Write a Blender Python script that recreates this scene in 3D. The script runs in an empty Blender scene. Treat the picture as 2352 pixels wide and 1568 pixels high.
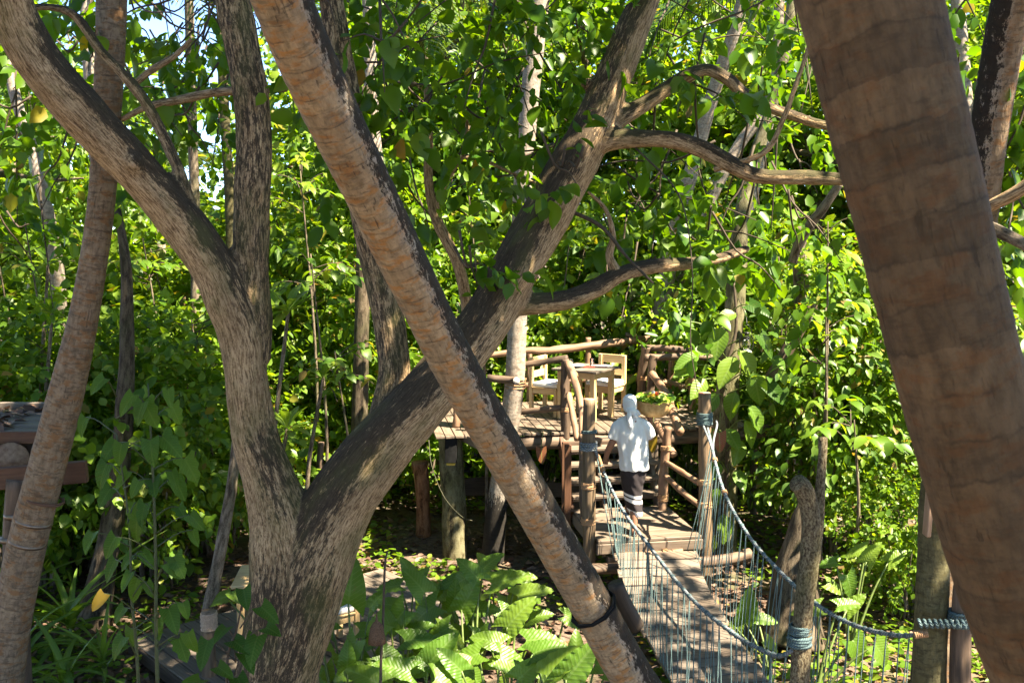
import bpy, bmesh, math, random
import numpy as np
from mathutils import Vector, Matrix, noise as mnoise

random.seed(7)
rng = np.random.default_rng(11)
SC = bpy.context.scene
COL = SC.collection

# ------------------------------------------------------------------ camera, sky, sun, exposure
F, CU, CV = 2286.0, 1176.0, 784.0
CAMZ = 4.6
PITCH = math.atan((CV - 527.0) / F)
cam_d = bpy.data.cameras.new('camera')
cam_d.sensor_width = 36.0
cam_d.lens = 36.0 * F / 2352.0
cam_d.clip_start = 0.05
cam_d.clip_end = 500
cam_d.dof.use_dof = True
cam_d.dof.focus_distance = 11.5
cam_d.dof.aperture_fstop = 8.0
cam = bpy.data.objects.new('camera', cam_d)
cam.location = (0, 0, CAMZ)
cam.rotation_euler = (math.pi / 2 - PITCH, 0, 0)
COL.objects.link(cam)
SC.camera = cam

SUN_EL, SUN_AZ = math.radians(57), math.radians(119)     # azimuth clockwise from +Y
w = bpy.data.worlds.new('World')
SC.world = w
w.use_nodes = True
nt = w.node_tree
bg = nt.nodes['Background']
sky = nt.nodes.new('ShaderNodeTexSky')
sky.sky_type = 'NISHITA'
sky.sun_disc = False
sky.sun_elevation = SUN_EL
sky.sun_rotation = SUN_AZ
sky.dust_density = 0.0
sky.air_density = 0.5
sky.altitude = 1500
sky.ozone_density = 4.0
nt.links.new(sky.outputs[0], bg.inputs[0])
bg.inputs[1].default_value = 0.11

sun_d = bpy.data.lights.new('sun', 'SUN')
sun_d.energy = 5.0
sun_d.angle = math.radians(0.53)
sun_d.color = (1.0, 0.93, 0.78)
sun = bpy.data.objects.new('sun', sun_d)
SUNV = Vector((math.sin(SUN_AZ) * math.cos(SUN_EL), math.cos(SUN_AZ) * math.cos(SUN_EL), math.sin(SUN_EL)))
sun.rotation_euler = SUNV.to_track_quat('Z', 'Y').to_euler()
sun.location = (10, -5, 30)
COL.objects.link(sun)

SC.view_settings.view_transform = 'Standard'
SC.view_settings.look = 'None'
SC.view_settings.exposure = 2.8
SC.view_settings.gamma = 1.0
SC.view_settings.use_curve_mapping = False
SC.view_settings.use_white_balance = True
SC.view_settings.white_balance_temperature = 7200
try:
    SC.cycles.use_denoising = True
    SC.cycles.max_bounces = 12
    SC.cycles.diffuse_bounces = 8
    SC.cycles.transmission_bounces = 8
    SC.cycles.transparent_max_bounces = 8
    SC.cycles.sample_clamp_indirect = 10
except Exception:
    pass

# ------------------------------------------------------------------ helpers
cp, sp = math.cos(PITCH), math.sin(PITCH)

def A(u, v, d):
    """point of the place that the survey pixel (u, v) sees at distance d in front of the camera"""
    x, y = (u - CU) / F, (CV - v) / F
    dx, dy, dz = x, cp + y * sp, -sp + y * cp
    t = d / dy
    return Vector((dx * t, d, CAMZ + dz * t))

def AZ(u, v, z):
    x, y = (u - CU) / F, (CV - v) / F
    dx, dy, dz = x, cp + y * sp, -sp + y * cp
    t = (z - CAMZ) / dz
    return Vector((dx * t, dy * t, z))

def tag(o, label=None, cat=None, group=None, kind=None):
    if label: o['label'] = label
    if cat: o['category'] = cat
    if group: o['group'] = group
    if kind: o['kind'] = kind
    return o

def thing(name, label, cat, loc=(0, 0, 0), rz=0.0, group=None):
    o = bpy.data.objects.new(name, None)
    o.empty_display_size = 0.1
    o.location = loc
    o.rotation_euler = (0, 0, rz)
    COL.objects.link(o)
    return tag(o, label, cat, group)

def link(name, me, parent=None):
    o = bpy.data.objects.new(name, me)
    COL.objects.link(o)
    if parent is not None:
        o.parent = parent
    return o

def copy_tree(o, parent=None):
    c = o.copy()
    COL.objects.link(c)
    if parent is not None:
        c.parent = parent
    for ch in list(o.children):
        copy_tree(ch, c)
    return c

def quads_mesh(name, V, Q, mat, rnd=None, smooth=False, vecs=None, flts=None):
    """fast mesh from numpy arrays: V (n,3), Q (m,4) or (m,3)"""
    me = bpy.data.meshes.new(name)
    n, (m, k) = len(V), Q.shape
    me.vertices.add(n)
    me.vertices.foreach_set('co', np.ascontiguousarray(V, dtype=np.float32).ravel())
    me.loops.add(m * k)
    me.loops.foreach_set('vertex_index', np.ascontiguousarray(Q, dtype=np.int32).ravel())
    me.polygons.add(m)
    me.polygons.foreach_set('loop_start', np.arange(0, m * k, k, dtype=np.int32))
    if smooth:
        me.polygons.foreach_set('use_smooth', np.ones(m, dtype=bool))
    if rnd is not None:
        a = me.attributes.new('rnd', 'FLOAT', 'POINT')
        a.data.foreach_set('value', np.ascontiguousarray(rnd, dtype=np.float32))
    for nm, arr in (vecs or {}).items():
        a = me.attributes.new(nm, 'FLOAT_VECTOR', 'POINT')
        a.data.foreach_set('vector', np.ascontiguousarray(arr, dtype=np.float32).ravel())
    for nm, arr in (flts or {}).items():
        a = me.attributes.new(nm, 'FLOAT', 'POINT')
        a.data.foreach_set('value', np.ascontiguousarray(arr, dtype=np.float32))
    me.update(calc_edges=True)
    me.validate()
    if mat: me.materials.append(mat)
    return me

class MB:
    """collects pieces of one part, then links them as one mesh object"""
    def __init__(self):
        self.v, self.f, self.a, self.n = [], [], [], 0
    def add(self, V, Fc, attr=None):
        V = np.asarray(V, dtype=float)
        self.v.append(V)
        self.f += [tuple(int(i) + self.n for i in f) for f in Fc]
        self.a.append(np.asarray(attr, dtype=float) if attr is not None else V.copy())
        self.n += len(V)
        return self
    def mesh(self, name, mat, smooth=True, off=(0, 0, 0)):
        V = np.concatenate(self.v) - np.array(off)
        me = bpy.data.meshes.new(name)
        me.from_pydata(V.tolist(), [], self.f)
        if smooth:
            me.polygons.foreach_set('use_smooth', np.ones(len(me.polygons), dtype=bool))
        a = me.attributes.new('bark', 'FLOAT_VECTOR', 'POINT')
        a.data.foreach_set('vector', np.concatenate(self.a).astype(np.float32).ravel())
        if mat: me.materials.append(mat)
        me.update()
        return me
    def build(self, name, mat, parent=None, smooth=True, off=(0, 0, 0)):
        return link(name, self.mesh(name, mat, smooth, off), parent)

def catmull(P, n):
    P = np.asarray(P, dtype=float)
    if len(P) == 2:
        t = np.linspace(0, 1, n)[:, None]
        return P[0] * (1 - t) + P[1] * t
    E = np.vstack([2 * P[0] - P[1], P, 2 * P[-1] - P[-2]])
    ts = np.linspace(0, len(P) - 1, n)
    i = np.minimum(ts.astype(int), len(P) - 2)
    t = (ts - i)[:, None]
    p0, p1, p2, p3 = E[i], E[i + 1], E[i + 2], E[i + 3]
    return 0.5 * (2 * p1 + (p2 - p0) * t + (2 * p0 - 5 * p1 + 4 * p2 - p3) * t ** 2 + (3 * p1 - p0 - 3 * p2 + p3) * t ** 3)

def frames(C):
    n = len(C)
    T = np.gradient(C, axis=0)
    T /= np.linalg.norm(T, axis=1)[:, None] + 1e-9
    ref = np.array([0, 1.0, 0]) if abs(T[0][1]) < 0.8 else np.array([1.0, 0, 0])
    X = np.zeros_like(C)
    x = ref - T[0] * ref.dot(T[0])
    x /= np.linalg.norm(x)
    for i in range(n):
        x = x - T[i] * x.dot(T[i])
        x /= np.linalg.norm(x)
        X[i] = x
    return T, X, np.cross(T, X)

def tube(path, radii, n=24, k=12, fn=None, caps=True, resample=True):
    """path pts (m,3), radii (m,) -> V, faces, bark attribute (cos*r, sin*r, length)"""
    path = np.asarray([tuple(p) for p in path], dtype=float)
    radii = np.asarray(radii, dtype=float) * np.ones(len(path))
    if resample:
        C = catmull(path, n)
        R = np.interp(np.linspace(0, len(path) - 1, n), np.arange(len(path)), radii)
    else:
        C, R, n = path, radii, len(path)
    T, X, Y = frames(C)
    s = np.concatenate([[0], np.cumsum(np.linalg.norm(np.diff(C, axis=0), axis=1))])
    a = np.arange(k) * 2 * np.pi / k
    ca, sa = np.cos(a), np.sin(a)
    RR = R[:, None] * np.ones((1, k))
    if fn is not None:
        RR = RR * fn(s[:, None] + 0 * a[None], a[None] + 0 * s[:, None], R[:, None])
    D = X[:, None, :] * ca[None, :, None] + Y[:, None, :] * sa[None, :, None]
    V = C[:, None, :] + D * RR[:, :, None]
    at = np.stack([ca[None] * R[:, None], sa[None] * R[:, None], s[:, None] + 0 * a[None]], axis=2)
    Fc = []
    for i in range(n - 1):
        b = i * k
        for j in range(k):
            j2 = (j + 1) % k
            Fc.append((b + j, b + j2, b + k + j2, b + k + j))
    V, at = V.reshape(-1, 3), at.reshape(-1, 3)
    if caps:
        Fc.append(tuple(range(k))[::-1])
        Fc.append(tuple((n - 1) * k + j for j in range(k)))
    return V, Fc, at

def knobbly(seed, amp=0.12, fs=5.0, fa=1.0):
    def fn(s, a, R):
        out = np.zeros(s.shape)
        for i in range(s.shape[0]):
            for j in range(s.shape[1]):
                out[i, j] = mnoise.noise((math.cos(a[i, j]) * fa + seed * 7.3, math.sin(a[i, j]) * fa, s[i, j] * fs))
        return 1 + amp * out
    return fn

def box_vf(x0, x1, y0, y1, z0, z1):
    V = [(x, y, z) for x in (x0, x1) for y in (y0, y1) for z in (z0, z1)]
    return V, [(0, 1, 3, 2), (4, 6, 7, 5), (0, 4, 5, 1), (2, 3, 7, 6), (0, 2, 6, 4), (1, 5, 7, 3)]

def bevel_box(sx, sy, sz, b=0.006):
    """chamfered box centred on the origin (V, faces)"""
    hx, hy, hz = sx / 2, sy / 2, sz / 2
    b = min(b, hx * .45, hy * .45, hz * .45)
    bm = bmesh.new()
    bmesh.ops.create_cube(bm, size=1.0)
    for v in bm.verts:
        v.co = Vector((v.co.x * sx, v.co.y * sy, v.co.z * sz))
    bmesh.ops.bevel(bm, geom=bm.edges[:], offset=b, segments=1, affect='EDGES')
    V = [tuple(v.co) for v in bm.verts]
    bm.verts.index_update()
    Fc = [tuple(v.index for v in f.verts) for f in bm.faces]
    bm.free()
    return V, Fc

def xf(V, M):
    V = np.asarray(V, dtype=float)
    M = np.array(M)
    return V @ M[:3, :3].T + M[:3, 3]

def beam_between(p, q, wx, wz, b=0.006, up=Vector((0, 0, 1))):
    p, q = Vector(p), Vector(q)
    d = q - p
    L = d.length
    y = d.normalized()
    x = y.cross(up)
    if x.length < 1e-4: x = Vector((1, 0, 0))
    x.normalize()
    z = x.cross(y)
    M = Matrix(((x.x, y.x, z.x, (p.x + q.x) / 2), (x.y, y.y, z.y, (p.y + q.y) / 2), (x.z, y.z, z.z, (p.z + q.z) / 2), (0, 0, 0, 1)))
    V, Fc = bevel_box(wx, L, wz, b)
    at = np.asarray(V)[:, [0, 2, 1]]
    return xf(V, M), Fc, at

# ------------------------------------------------------------------ materials
def newmat(name):
    m = bpy.data.materials.new(name)
    m.use_nodes = True
    nt = m.node_tree
    for n in list(nt.nodes): nt.nodes.remove(n)
    out = nt.nodes.new('ShaderNodeOutputMaterial')
    b = nt.nodes.new('ShaderNodeBsdfPrincipled')
    nt.links.new(b.outputs[0], out.inputs[0])
    return m, nt, b, out

def N(nt, typ, **kw):
    n = nt.nodes.new(typ)
    for k, v in kw.items():
        if k.startswith('i_'):
            key = k[2:]
            n.inputs[int(key) if key.isdigit() else key.replace('_', ' ')].default_value = v
        else:
            setattr(n, k, v)
    return n

def L(nt, a, b): nt.links.new(a, b)

def ramp(nt, fac, stops, interp='LINEAR'):
    r = nt.nodes.new('ShaderNodeValToRGB')
    r.color_ramp.interpolation = interp
    els = r.color_ramp.elements
    while len(els) < len(stops): els.new(0.5)
    for e, (p, c) in zip(els, stops):
        e.position = p
        e.color = (c[0], c[1], c[2], 1)
    L(nt, fac, r.inputs[0])
    return r.outputs[0]

def mathn(nt, op, a, b=None, clamp=False):
    n = nt.nodes.new('ShaderNodeMath')
    n.operation = op
    n.use_clamp = clamp
    for i, x in enumerate((a, b)):
        if x is None: continue
        if isinstance(x, (int, float)): n.inputs[i].default_value = x
        else: L(nt, x, n.inputs[i])
    return n.outputs[0]

def mixc(nt, fac, a, b, mode='MIX'):
    n = nt.nodes.new('ShaderNodeMix')
    n.data_type = 'RGBA'
    n.blend_type = mode
    for idx, x in ((0, fac), (6, a), (7, b)):
        if isinstance(x, (int, float)): n.inputs[idx].default_value = x
        elif isinstance(x, tuple): n.inputs[idx].default_value = (*x, 1)
        else: L(nt, x, n.inputs[idx])
    return n.outputs[2]

def noise_on(nt, vec, scale3, nscale=1.0, detail=4, rough=0.6):
    mp = N(nt, 'ShaderNodeMapping')
    mp.inputs['Scale'].default_value = scale3
    L(nt, vec, mp.inputs['Vector'])
    t = N(nt, 'ShaderNodeTexNoise')
    t.inputs['Scale'].default_value = nscale
    t.inputs['Detail'].default_value = detail
    t.inputs['Roughness'].default_value = rough
    L(nt, mp.outputs[0], t.inputs['Vector'])
    return t.outputs[0]

def bump(nt, b, h, strength=0.5, dist=0.01):
    n = N(nt, 'ShaderNodeBump')
    n.inputs['Strength'].default_value = strength
    n.inputs['Distance'].default_value = dist
    L(nt, h, n.inputs['Height'])
    L(nt, n.outputs[0], b.inputs['Normal'])

def leafmat(name, stops, trans=0.4, tgain=(1.5, 1.35, 0.55), rough=0.42, veins=False, spec=0.38, vein_mix=0.5):
    m, nt, b, out = newmat(name)
    at = N(nt, 'ShaderNodeAttribute', attribute_name='rnd')
    oi = N(nt, 'ShaderNodeObjectInfo')
    f = mathn(nt, 'FRACT', mathn(nt, 'ADD', at.outputs['Fac'], oi.outputs['Random']))
    col = ramp(nt, f, stops)
    if veins:
        lv = N(nt, 'ShaderNodeAttribute', attribute_name='leafuv')
        sep = N(nt, 'ShaderNodeSeparateXYZ')
        L(nt, lv.outputs['Vector'], sep.inputs[0])
        ax = mathn(nt, 'ABSOLUTE', sep.outputs[0])
        # side veins leave the midrib obliquely
        ph = mathn(nt, 'SUBTRACT', mathn(nt, 'MULTIPLY', sep.outputs[1], 9.0), mathn(nt, 'MULTIPLY', ax, 7.0))
        fr = mathn(nt, 'ABSOLUTE', mathn(nt, 'SUBTRACT', mathn(nt, 'FRACT', ph), 0.5))
        vein = mathn(nt, 'LESS_THAN', fr, 0.07)
        mid = mathn(nt, 'LESS_THAN', ax, 0.025)
        vm = mathn(nt, 'MAXIMUM', vein, mid)
        nz = noise_on(nt, lv.outputs['Vector'], (1, 1, 1), 7.0, 3)
        col = mixc(nt, mathn(nt, 'MULTIPLY', nz, 0.5), col, (0.055, 0.14, 0.02))
        col = mixc(nt, mathn(nt, 'MULTIPLY', vm, vein_mix), col, (0.20, 0.30, 0.09))
        sv = N(nt, 'ShaderNodeVectorMath', operation='SCALE')
        sv.inputs[0].default_value = (17.0, 9.0, 23.0)
        L(nt, oi.outputs['Random'], sv.inputs['Scale'])
        av = N(nt, 'ShaderNodeVectorMath', operation='ADD')
        L(nt, lv.outputs['Vector'], av.inputs[0]); L(nt, sv.outputs[0], av.inputs[1])
        spots = noise_on(nt, av.outputs[0], (1, 1, 1), 6.5, 6, .72)
        col = mixc(nt, mathn(nt, 'MULTIPLY', ramp(nt, spots, [(0.64, (0, 0, 0)), (0.68, (1, 1, 1))]), 0.75), col, (0.17, 0.105, 0.035))
        bump(nt, b, mathn(nt, 'SUBTRACT', 0.5, fr), 0.32, 0.01)
    L(nt, col, b.inputs['Base Color'])
    b.inputs['Roughness'].default_value = rough
    b.inputs['Specular IOR Level'].default_value = spec
    tr = N(nt, 'ShaderNodeBsdfTranslucent')
    tc = mixc(nt, 1.0, col, tgain, 'MULTIPLY')
    L(nt, tc, tr.inputs[0])
    mx = N(nt, 'ShaderNodeMixShader')
    mx.inputs[0].default_value = trans
    L(nt, b.outputs[0], mx.inputs[1])
    L(nt, tr.outputs[0], mx.inputs[2])
    L(nt, mx.outputs[0], out.inputs[0])
    return m

def barkmat(name, dark, mid, pale, moss=None, scale=(92, 92, 11), patch=1.6, strength=0.5):
    m, nt, b, out = newmat(name)
    at = N(nt, 'ShaderNodeAttribute', attribute_name='bark')
    v = at.outputs['Vector']
    wob = N(nt, 'ShaderNodeTexNoise')
    wob.inputs['Scale'].default_value = 3.0
    L(nt, v, wob.inputs['Vector'])
    va = N(nt, 'ShaderNodeVectorMath', operation='MULTIPLY_ADD')
    L(nt, wob.outputs['Color'], va.inputs[0])
    va.inputs[1].default_value = (0.03, 0.03, 0.03)
    L(nt, v, va.inputs[2])
    n1 = noise_on(nt, va.outputs[0], scale, 1.0, 5, 0.65)
    n2 = noise_on(nt, v, (patch * 3, patch * 3, patch), 1.0, 5, 0.6)
    n3 = noise_on(nt, v, (90, 90, 60), 1.0, 3)
    f = mathn(nt, 'ADD', mathn(nt, 'MULTIPLY', n1, 0.75), mathn(nt, 'MULTIPLY', n3, 0.25))
    c = ramp(nt, f, [(0.37, dark), (0.46, mid), (0.57, pale)])
    pm = ramp(nt, n2, [(0.46, (0, 0, 0)), (0.64, (1, 1, 1))])
    c = mixc(nt, mathn(nt, 'MULTIPLY', pm, 0.35), c, dark)
    st = N(nt, 'ShaderNodeAttribute', attribute_name='stain_shade')
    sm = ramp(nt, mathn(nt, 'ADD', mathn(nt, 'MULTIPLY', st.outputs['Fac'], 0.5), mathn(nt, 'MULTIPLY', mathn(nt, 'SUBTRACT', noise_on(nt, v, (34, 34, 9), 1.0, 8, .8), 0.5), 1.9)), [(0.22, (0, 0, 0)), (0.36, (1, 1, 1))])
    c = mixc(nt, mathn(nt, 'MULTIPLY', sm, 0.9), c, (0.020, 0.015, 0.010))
    if moss:
        n4 = noise_on(nt, v, (3, 3, 1.5), 1.0, 4)
        mm = ramp(nt, n4, [(0.5, (0, 0, 0)), (0.66, (1, 1, 1))])
        c = mixc(nt, mathn(nt, 'MULTIPLY', mm, 0.5), c, moss)
    L(nt, c, b.inputs['Base Color'])
    b.inputs['Roughness'].default_value = 0.85
    b.inputs['Specular IOR Level'].default_value = 0.2
    bump(nt, b, f, strength, 0.03)
    return m

def palmmat(name, base, warm, dark, ring=0.085, rings=1.0, cracks=1.0, patch=1.0, band=0.16):
    m, nt, b, out = newmat(name)
    at = N(nt, 'ShaderNodeAttribute', attribute_name='bark')
    v = at.outputs['Vector']
    sep = N(nt, 'ShaderNodeSeparateXYZ')
    L(nt, v, sep.inputs[0])
    low = noise_on(nt, v, (4, 4, 2), 1.0, 2)
    mid_ = noise_on(nt, v, (22, 22, 6), 1.0, 4)
    ln = mathn(nt, 'ADD', mathn(nt, 'DIVIDE', sep.outputs[2], ring), mathn(nt, 'ADD', mathn(nt, 'MULTIPLY', low, 0.7), mathn(nt, 'MULTIPLY', mid_, 0.35)))
    fr = mathn(nt, 'FRACT', ln)
    fl = mathn(nt, 'FLOOR', ln)
    wn = N(nt, 'ShaderNodeTexWhiteNoise', noise_dimensions='1D')
    L(nt, fl, wn.inputs['W'])
    line = ramp(nt, fr, [(0.0, (1, 1, 1)), (0.07, (0.2, 0.2, 0.2)), (0.16, (0, 0, 0)), (0.93, (0, 0, 0)), (1.0, (1, 1, 1))])
    broken = ramp(nt, noise_on(nt, v, (10, 10, 12), 1.0, 4), [(0.44, (0, 0, 0)), (0.60, (1, 1, 1))])
    # orange and grey patches lie along the rings
    p1 = ramp(nt, noise_on(nt, v, (9, 9, 20), 1.0, 5, .65), [(0.50, (0, 0, 0)), (0.60, (1, 1, 1))])
    p2 = ramp(nt, noise_on(nt, v, (8, 8, 26), 1.3, 5, .7), [(0.50, (0, 0, 0)), (0.62, (1, 1, 1))])
    tone = noise_on(nt, v, (30, 30, 14), 1.0, 5, .65)
    c = ramp(nt, tone, [(0.32, tuple(x * .62 for x in base)), (0.62, tuple(min(1, x * 1.18) for x in base))])
    c = mixc(nt, mathn(nt, 'MULTIPLY', p1, 0.8 * patch), c, warm)
    c = mixc(nt, mathn(nt, 'MULTIPLY', p2, 0.62 * patch), c, tuple(x * .42 + y * .2 for x, y in zip(dark, base)))
    c = mixc(nt, mathn(nt, 'MULTIPLY', wn.outputs[0], band), c, dark)
    grime = ramp(nt, noise_on(nt, v, (5, 5, 2.5), 1.0, 6, .7), [(0.5, (0, 0, 0)), (0.7, (1, 1, 1))])
    c = mixc(nt, mathn(nt, 'MULTIPLY', grime, 0.28), c, dark)
    cr = ramp(nt, noise_on(nt, v, (62, 62, 11), 1.0, 3, .6), [(0.355, (1, 1, 1)), (0.40, (0, 0, 0))])
    crm = mathn(nt, 'MULTIPLY', mathn(nt, 'MULTIPLY', cr, ramp(nt, noise_on(nt, v, (5, 5, 4), 1.0, 4), [(0.42, (.12, .12, .12)), (0.60, (1, 1, 1))])), 0.8 * cracks)
    c = mixc(nt, crm, c, tuple(x * .5 for x in dark))
    c = mixc(nt, mathn(nt, 'MULTIPLY', mathn(nt, 'MULTIPLY', line, broken), 0.75 * rings), c, dark)
    st = N(nt, 'ShaderNodeAttribute', attribute_name='stain_shade')
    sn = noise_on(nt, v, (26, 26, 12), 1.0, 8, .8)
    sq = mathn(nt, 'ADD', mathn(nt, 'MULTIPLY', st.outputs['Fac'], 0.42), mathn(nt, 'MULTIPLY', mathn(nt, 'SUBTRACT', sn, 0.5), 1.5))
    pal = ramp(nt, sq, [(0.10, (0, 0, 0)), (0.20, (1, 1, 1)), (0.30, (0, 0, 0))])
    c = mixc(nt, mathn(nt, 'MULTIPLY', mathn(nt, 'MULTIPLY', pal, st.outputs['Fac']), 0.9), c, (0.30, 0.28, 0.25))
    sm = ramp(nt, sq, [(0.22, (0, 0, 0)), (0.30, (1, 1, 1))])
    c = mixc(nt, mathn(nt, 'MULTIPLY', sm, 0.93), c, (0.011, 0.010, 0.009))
    L(nt, c, b.inputs['Base Color'])
    b.inputs['Roughness'].default_value = 0.85
    b.inputs['Specular IOR Level'].default_value = 0.2
    fine = noise_on(nt, v, (60, 60, 25), 1.0, 4)
    h = mathn(nt, 'SUBTRACT', mathn(nt, 'ADD', mathn(nt, 'MULTIPLY', fr, 0.35), mathn(nt, 'MULTIPLY', fine, 0.65)), mathn(nt, 'MULTIPLY', crm, 0.8))
    bump(nt, b, h, 0.6, 0.014)
    return m

def woodmat(name, c0, c1, along=2.5, across=45, rough=0.65, vary=0.25):
    """grain runs along the third bark coordinate"""
    m, nt, b, out = newmat(name)
    at = N(nt, 'ShaderNodeAttribute', attribute_name='bark')
    oi = N(nt, 'ShaderNodeObjectInfo')
    va = N(nt, 'ShaderNodeVectorMath', operation='ADD')
    sc = N(nt, 'ShaderNodeVectorMath', operation='SCALE')
    sc.inputs[0].default_value = (13.0, 7.0, 31.0)
    L(nt, oi.outputs['Random'], sc.inputs['Scale'])
    L(nt, at.outputs['Vector'], va.inputs[0])
    L(nt, sc.outputs[0], va.inputs[1])
    n1 = noise_on(nt, va.outputs[0], (across, across, along), 1.0, 5, .6)
    n2 = noise_on(nt, va.outputs[0], (5, 5, 2), 1.0, 4)
    f = mathn(nt, 'ADD', mathn(nt, 'MULTIPLY', n1, 0.6), mathn(nt, 'MULTIPLY', n2, 0.4))
    c = ramp(nt, f, [(0.36, c0), (0.62, c1)])
    hv = N(nt, 'ShaderNodeHueSaturation')
    L(nt, c, hv.inputs['Color'])
    val = mathn(nt, 'ADD', mathn(nt, 'MULTIPLY', oi.outputs['Random'], vary), 1 - vary / 2)
    L(nt, val, hv.inputs['Value'])
    L(nt, hv.outputs[0], b.inputs['Base Color'])
    b.inputs['Roughness'].default_value = rough
    b.inputs['Specular IOR Level'].default_value = 0.3
    bump(nt, b, n1, 0.3, 0.006)
    return m

def plain(name, col, rough=0.6, vary=0.0, nsc=20, spec=0.4, bstr=0.2, metal=0.0):
    m, nt, b, out = newmat(name)
    tc = N(nt, 'ShaderNodeTexCoord')
    n = noise_on(nt, tc.outputs['Object'], (1, 1, 1), nsc, 4)
    c = ramp(nt, n, [(0.3, tuple(x * (1 - vary) for x in col)), (0.7, tuple(min(1, x * (1 + vary)) for x in col))])
    L(nt, c, b.inputs['Base Color'])
    b.inputs['Roughness'].default_value = rough
    b.inputs['Specular IOR Level'].default_value = spec
    b.inputs['Metallic'].default_value = metal
    if bstr: bump(nt, b, n, bstr, 0.01)
    return m

def ropemat(name, c0, c1, pitch=60):
    m, nt, b, out = newmat(name)
    at = N(nt, 'ShaderNodeAttribute', attribute_name='bark')
    sep = N(nt, 'ShaderNodeSeparateXYZ')
    L(nt, at.outputs['Vector'], sep.inputs[0])
    ang = mathn(nt, 'ARCTAN2', sep.outputs[1], sep.outputs[0])
    ph = mathn(nt, 'ADD', mathn(nt, 'MULTIPLY', sep.outputs[2], pitch * 6.28), mathn(nt, 'MULTIPLY', ang, 3))
    s = mathn(nt, 'ADD', mathn(nt, 'MULTIPLY', mathn(nt, 'SINE', ph), 0.5), 0.5)
    n = noise_on(nt, at.outputs['Vector'], (40, 40, 6), 1.0, 3)
    c = ramp(nt, mathn(nt, 'ADD', mathn(nt, 'MULTIPLY', s, 0.5), mathn(nt, 'MULTIPLY', n, 0.5)), [(0.2, c0), (0.75, c1)])
    L(nt, c, b.inputs['Base Color'])
    b.inputs['Roughness'].default_value = 0.7
    bump(nt, b, s, 0.8, 0.006)
    return m

G = {}
G['bright'] = leafmat('leaf_bright', [(0, (0.056, 0.130, 0.012)), (0.3, (0.095, 0.188, 0.016)), (0.65, (0.138, 0.238, 0.022)), (0.93, (0.182, 0.262, 0.030)), (0.97, (0.21, 0.19, 0.03)), (1, (0.20, 0.13, 0.05))], 0.52, tgain=(1.6, 1.45, 0.42))
G['mid'] = leafmat('leaf_mid', [(0, (0.032, 0.090, 0.010)), (0.4, (0.066, 0.142, 0.013)), (0.8, (0.108, 0.190, 0.017)), (0.97, (0.145, 0.22, 0.02)), (1, (0.19, 0.13, 0.05))], 0.48, tgain=(1.6, 1.45, 0.42))
G['cool'] = leafmat('leaf_cool', [(0, (0.040, 0.095, 0.018)), (0.5, (0.065, 0.130, 0.020)), (1, (0.105, 0.175, 0.024))], 0.42, spec=0.35)
G['deep'] = leafmat('leaf_deep', [(0, (0.036, 0.104, 0.008)), (0.5, (0.066, 0.150, 0.010)), (0.985, (0.105, 0.190, 0.014)), (1, (0.24, 0.19, 0.02))], 0.54, tgain=(1.8, 1.55, 0.4), rough=0.36, spec=0.35)
G['yellow'] = leafmat('leaf_yellow', [(0, (0.30, 0.22, 0.02)), (1, (0.34, 0.18, 0.03))], 0.45, tgain=(1.2, 1.1, 0.5))
G['red'] = leafmat('leaf_red', [(0, (0.28, 0.04, 0.035)), (1, (0.33, 0.06, 0.05))], 0.3, tgain=(1.1, 0.6, 0.5), veins=True)
G['taro'] = leafmat('leaf_taro', [(0, (0.085, 0.175, 0.016)), (0.5, (0.125, 0.220, 0.020)), (1, (0.175, 0.255, 0.028))], 0.46, tgain=(1.6, 1.4, 0.4), rough=0.38, spec=0.4, veins=True, vein_mix=0.36)
G['heart'] = leafmat('leaf_heart', [(0, (0.024, 0.070, 0.007)), (0.6, (0.040, 0.092, 0.009)), (1, (0.066, 0.128, 0.012))], 0.46, tgain=(1.7, 1.5, .4), rough=0.42, spec=0.22, veins=True, vein_mix=0.15)
G['frond'] = leafmat('leaf_frond', [(0, (0.040, 0.085, 0.015)), (1, (0.085, 0.120, 0.025))], 0.3, rough=0.4)
G['litter'] = leafmat('leaf_litter', [(0, (0.06, 0.032, 0.020)), (0.4, (0.12, 0.066, 0.044)), (0.7, (0.19, 0.12, 0.085)), (0.9, (0.27, 0.19, 0.145)), (1, (0.17, 0.11, 0.03))], 0.12, tgain=(1, .8, .6), rough=0.7, spec=0.2)
G['stem'] = plain('green_stem', (0.10, 0.14, 0.035), 0.5, 0.3)
G['stemdark'] = plain('dark_green_stem', (0.035, 0.050, 0.015), 0.6, 0.3)
G['twig'] = plain('brown_twig', (0.06, 0.042, 0.027), 0.8, 0.3)

BARK = barkmat('grey_brown_bark', (0.068, 0.040, 0.020), (0.215, 0.136, 0.072), (0.43, 0.298, 0.170), moss=(0.070, 0.075, 0.022))
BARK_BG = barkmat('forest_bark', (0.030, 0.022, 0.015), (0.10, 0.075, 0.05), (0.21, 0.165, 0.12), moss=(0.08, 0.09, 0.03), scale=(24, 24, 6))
PALE = palmmat('pale_palm_bark', (0.32, 0.27, 0.22), (0.26, 0.19, 0.14), (0.09, 0.07, 0.055), ring=0.16, rings=0.8, cracks=0.5)
PALM_DIAG = palmmat('leaning_palm_bark', (0.34, 0.245, 0.15), (0.38, 0.165, 0.045), (0.080, 0.058, 0.042), ring=0.078, rings=1.2, cracks=0.9, patch=0.92, band=0.26)
PALM_NEAR = palmmat('near_palm_bark', (0.135, 0.083, 0.044), (0.145, 0.054, 0.015), (0.040, 0.026, 0.015), ring=0.105, rings=1.0, cracks=0.55, patch=0.6, band=0.5)
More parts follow.
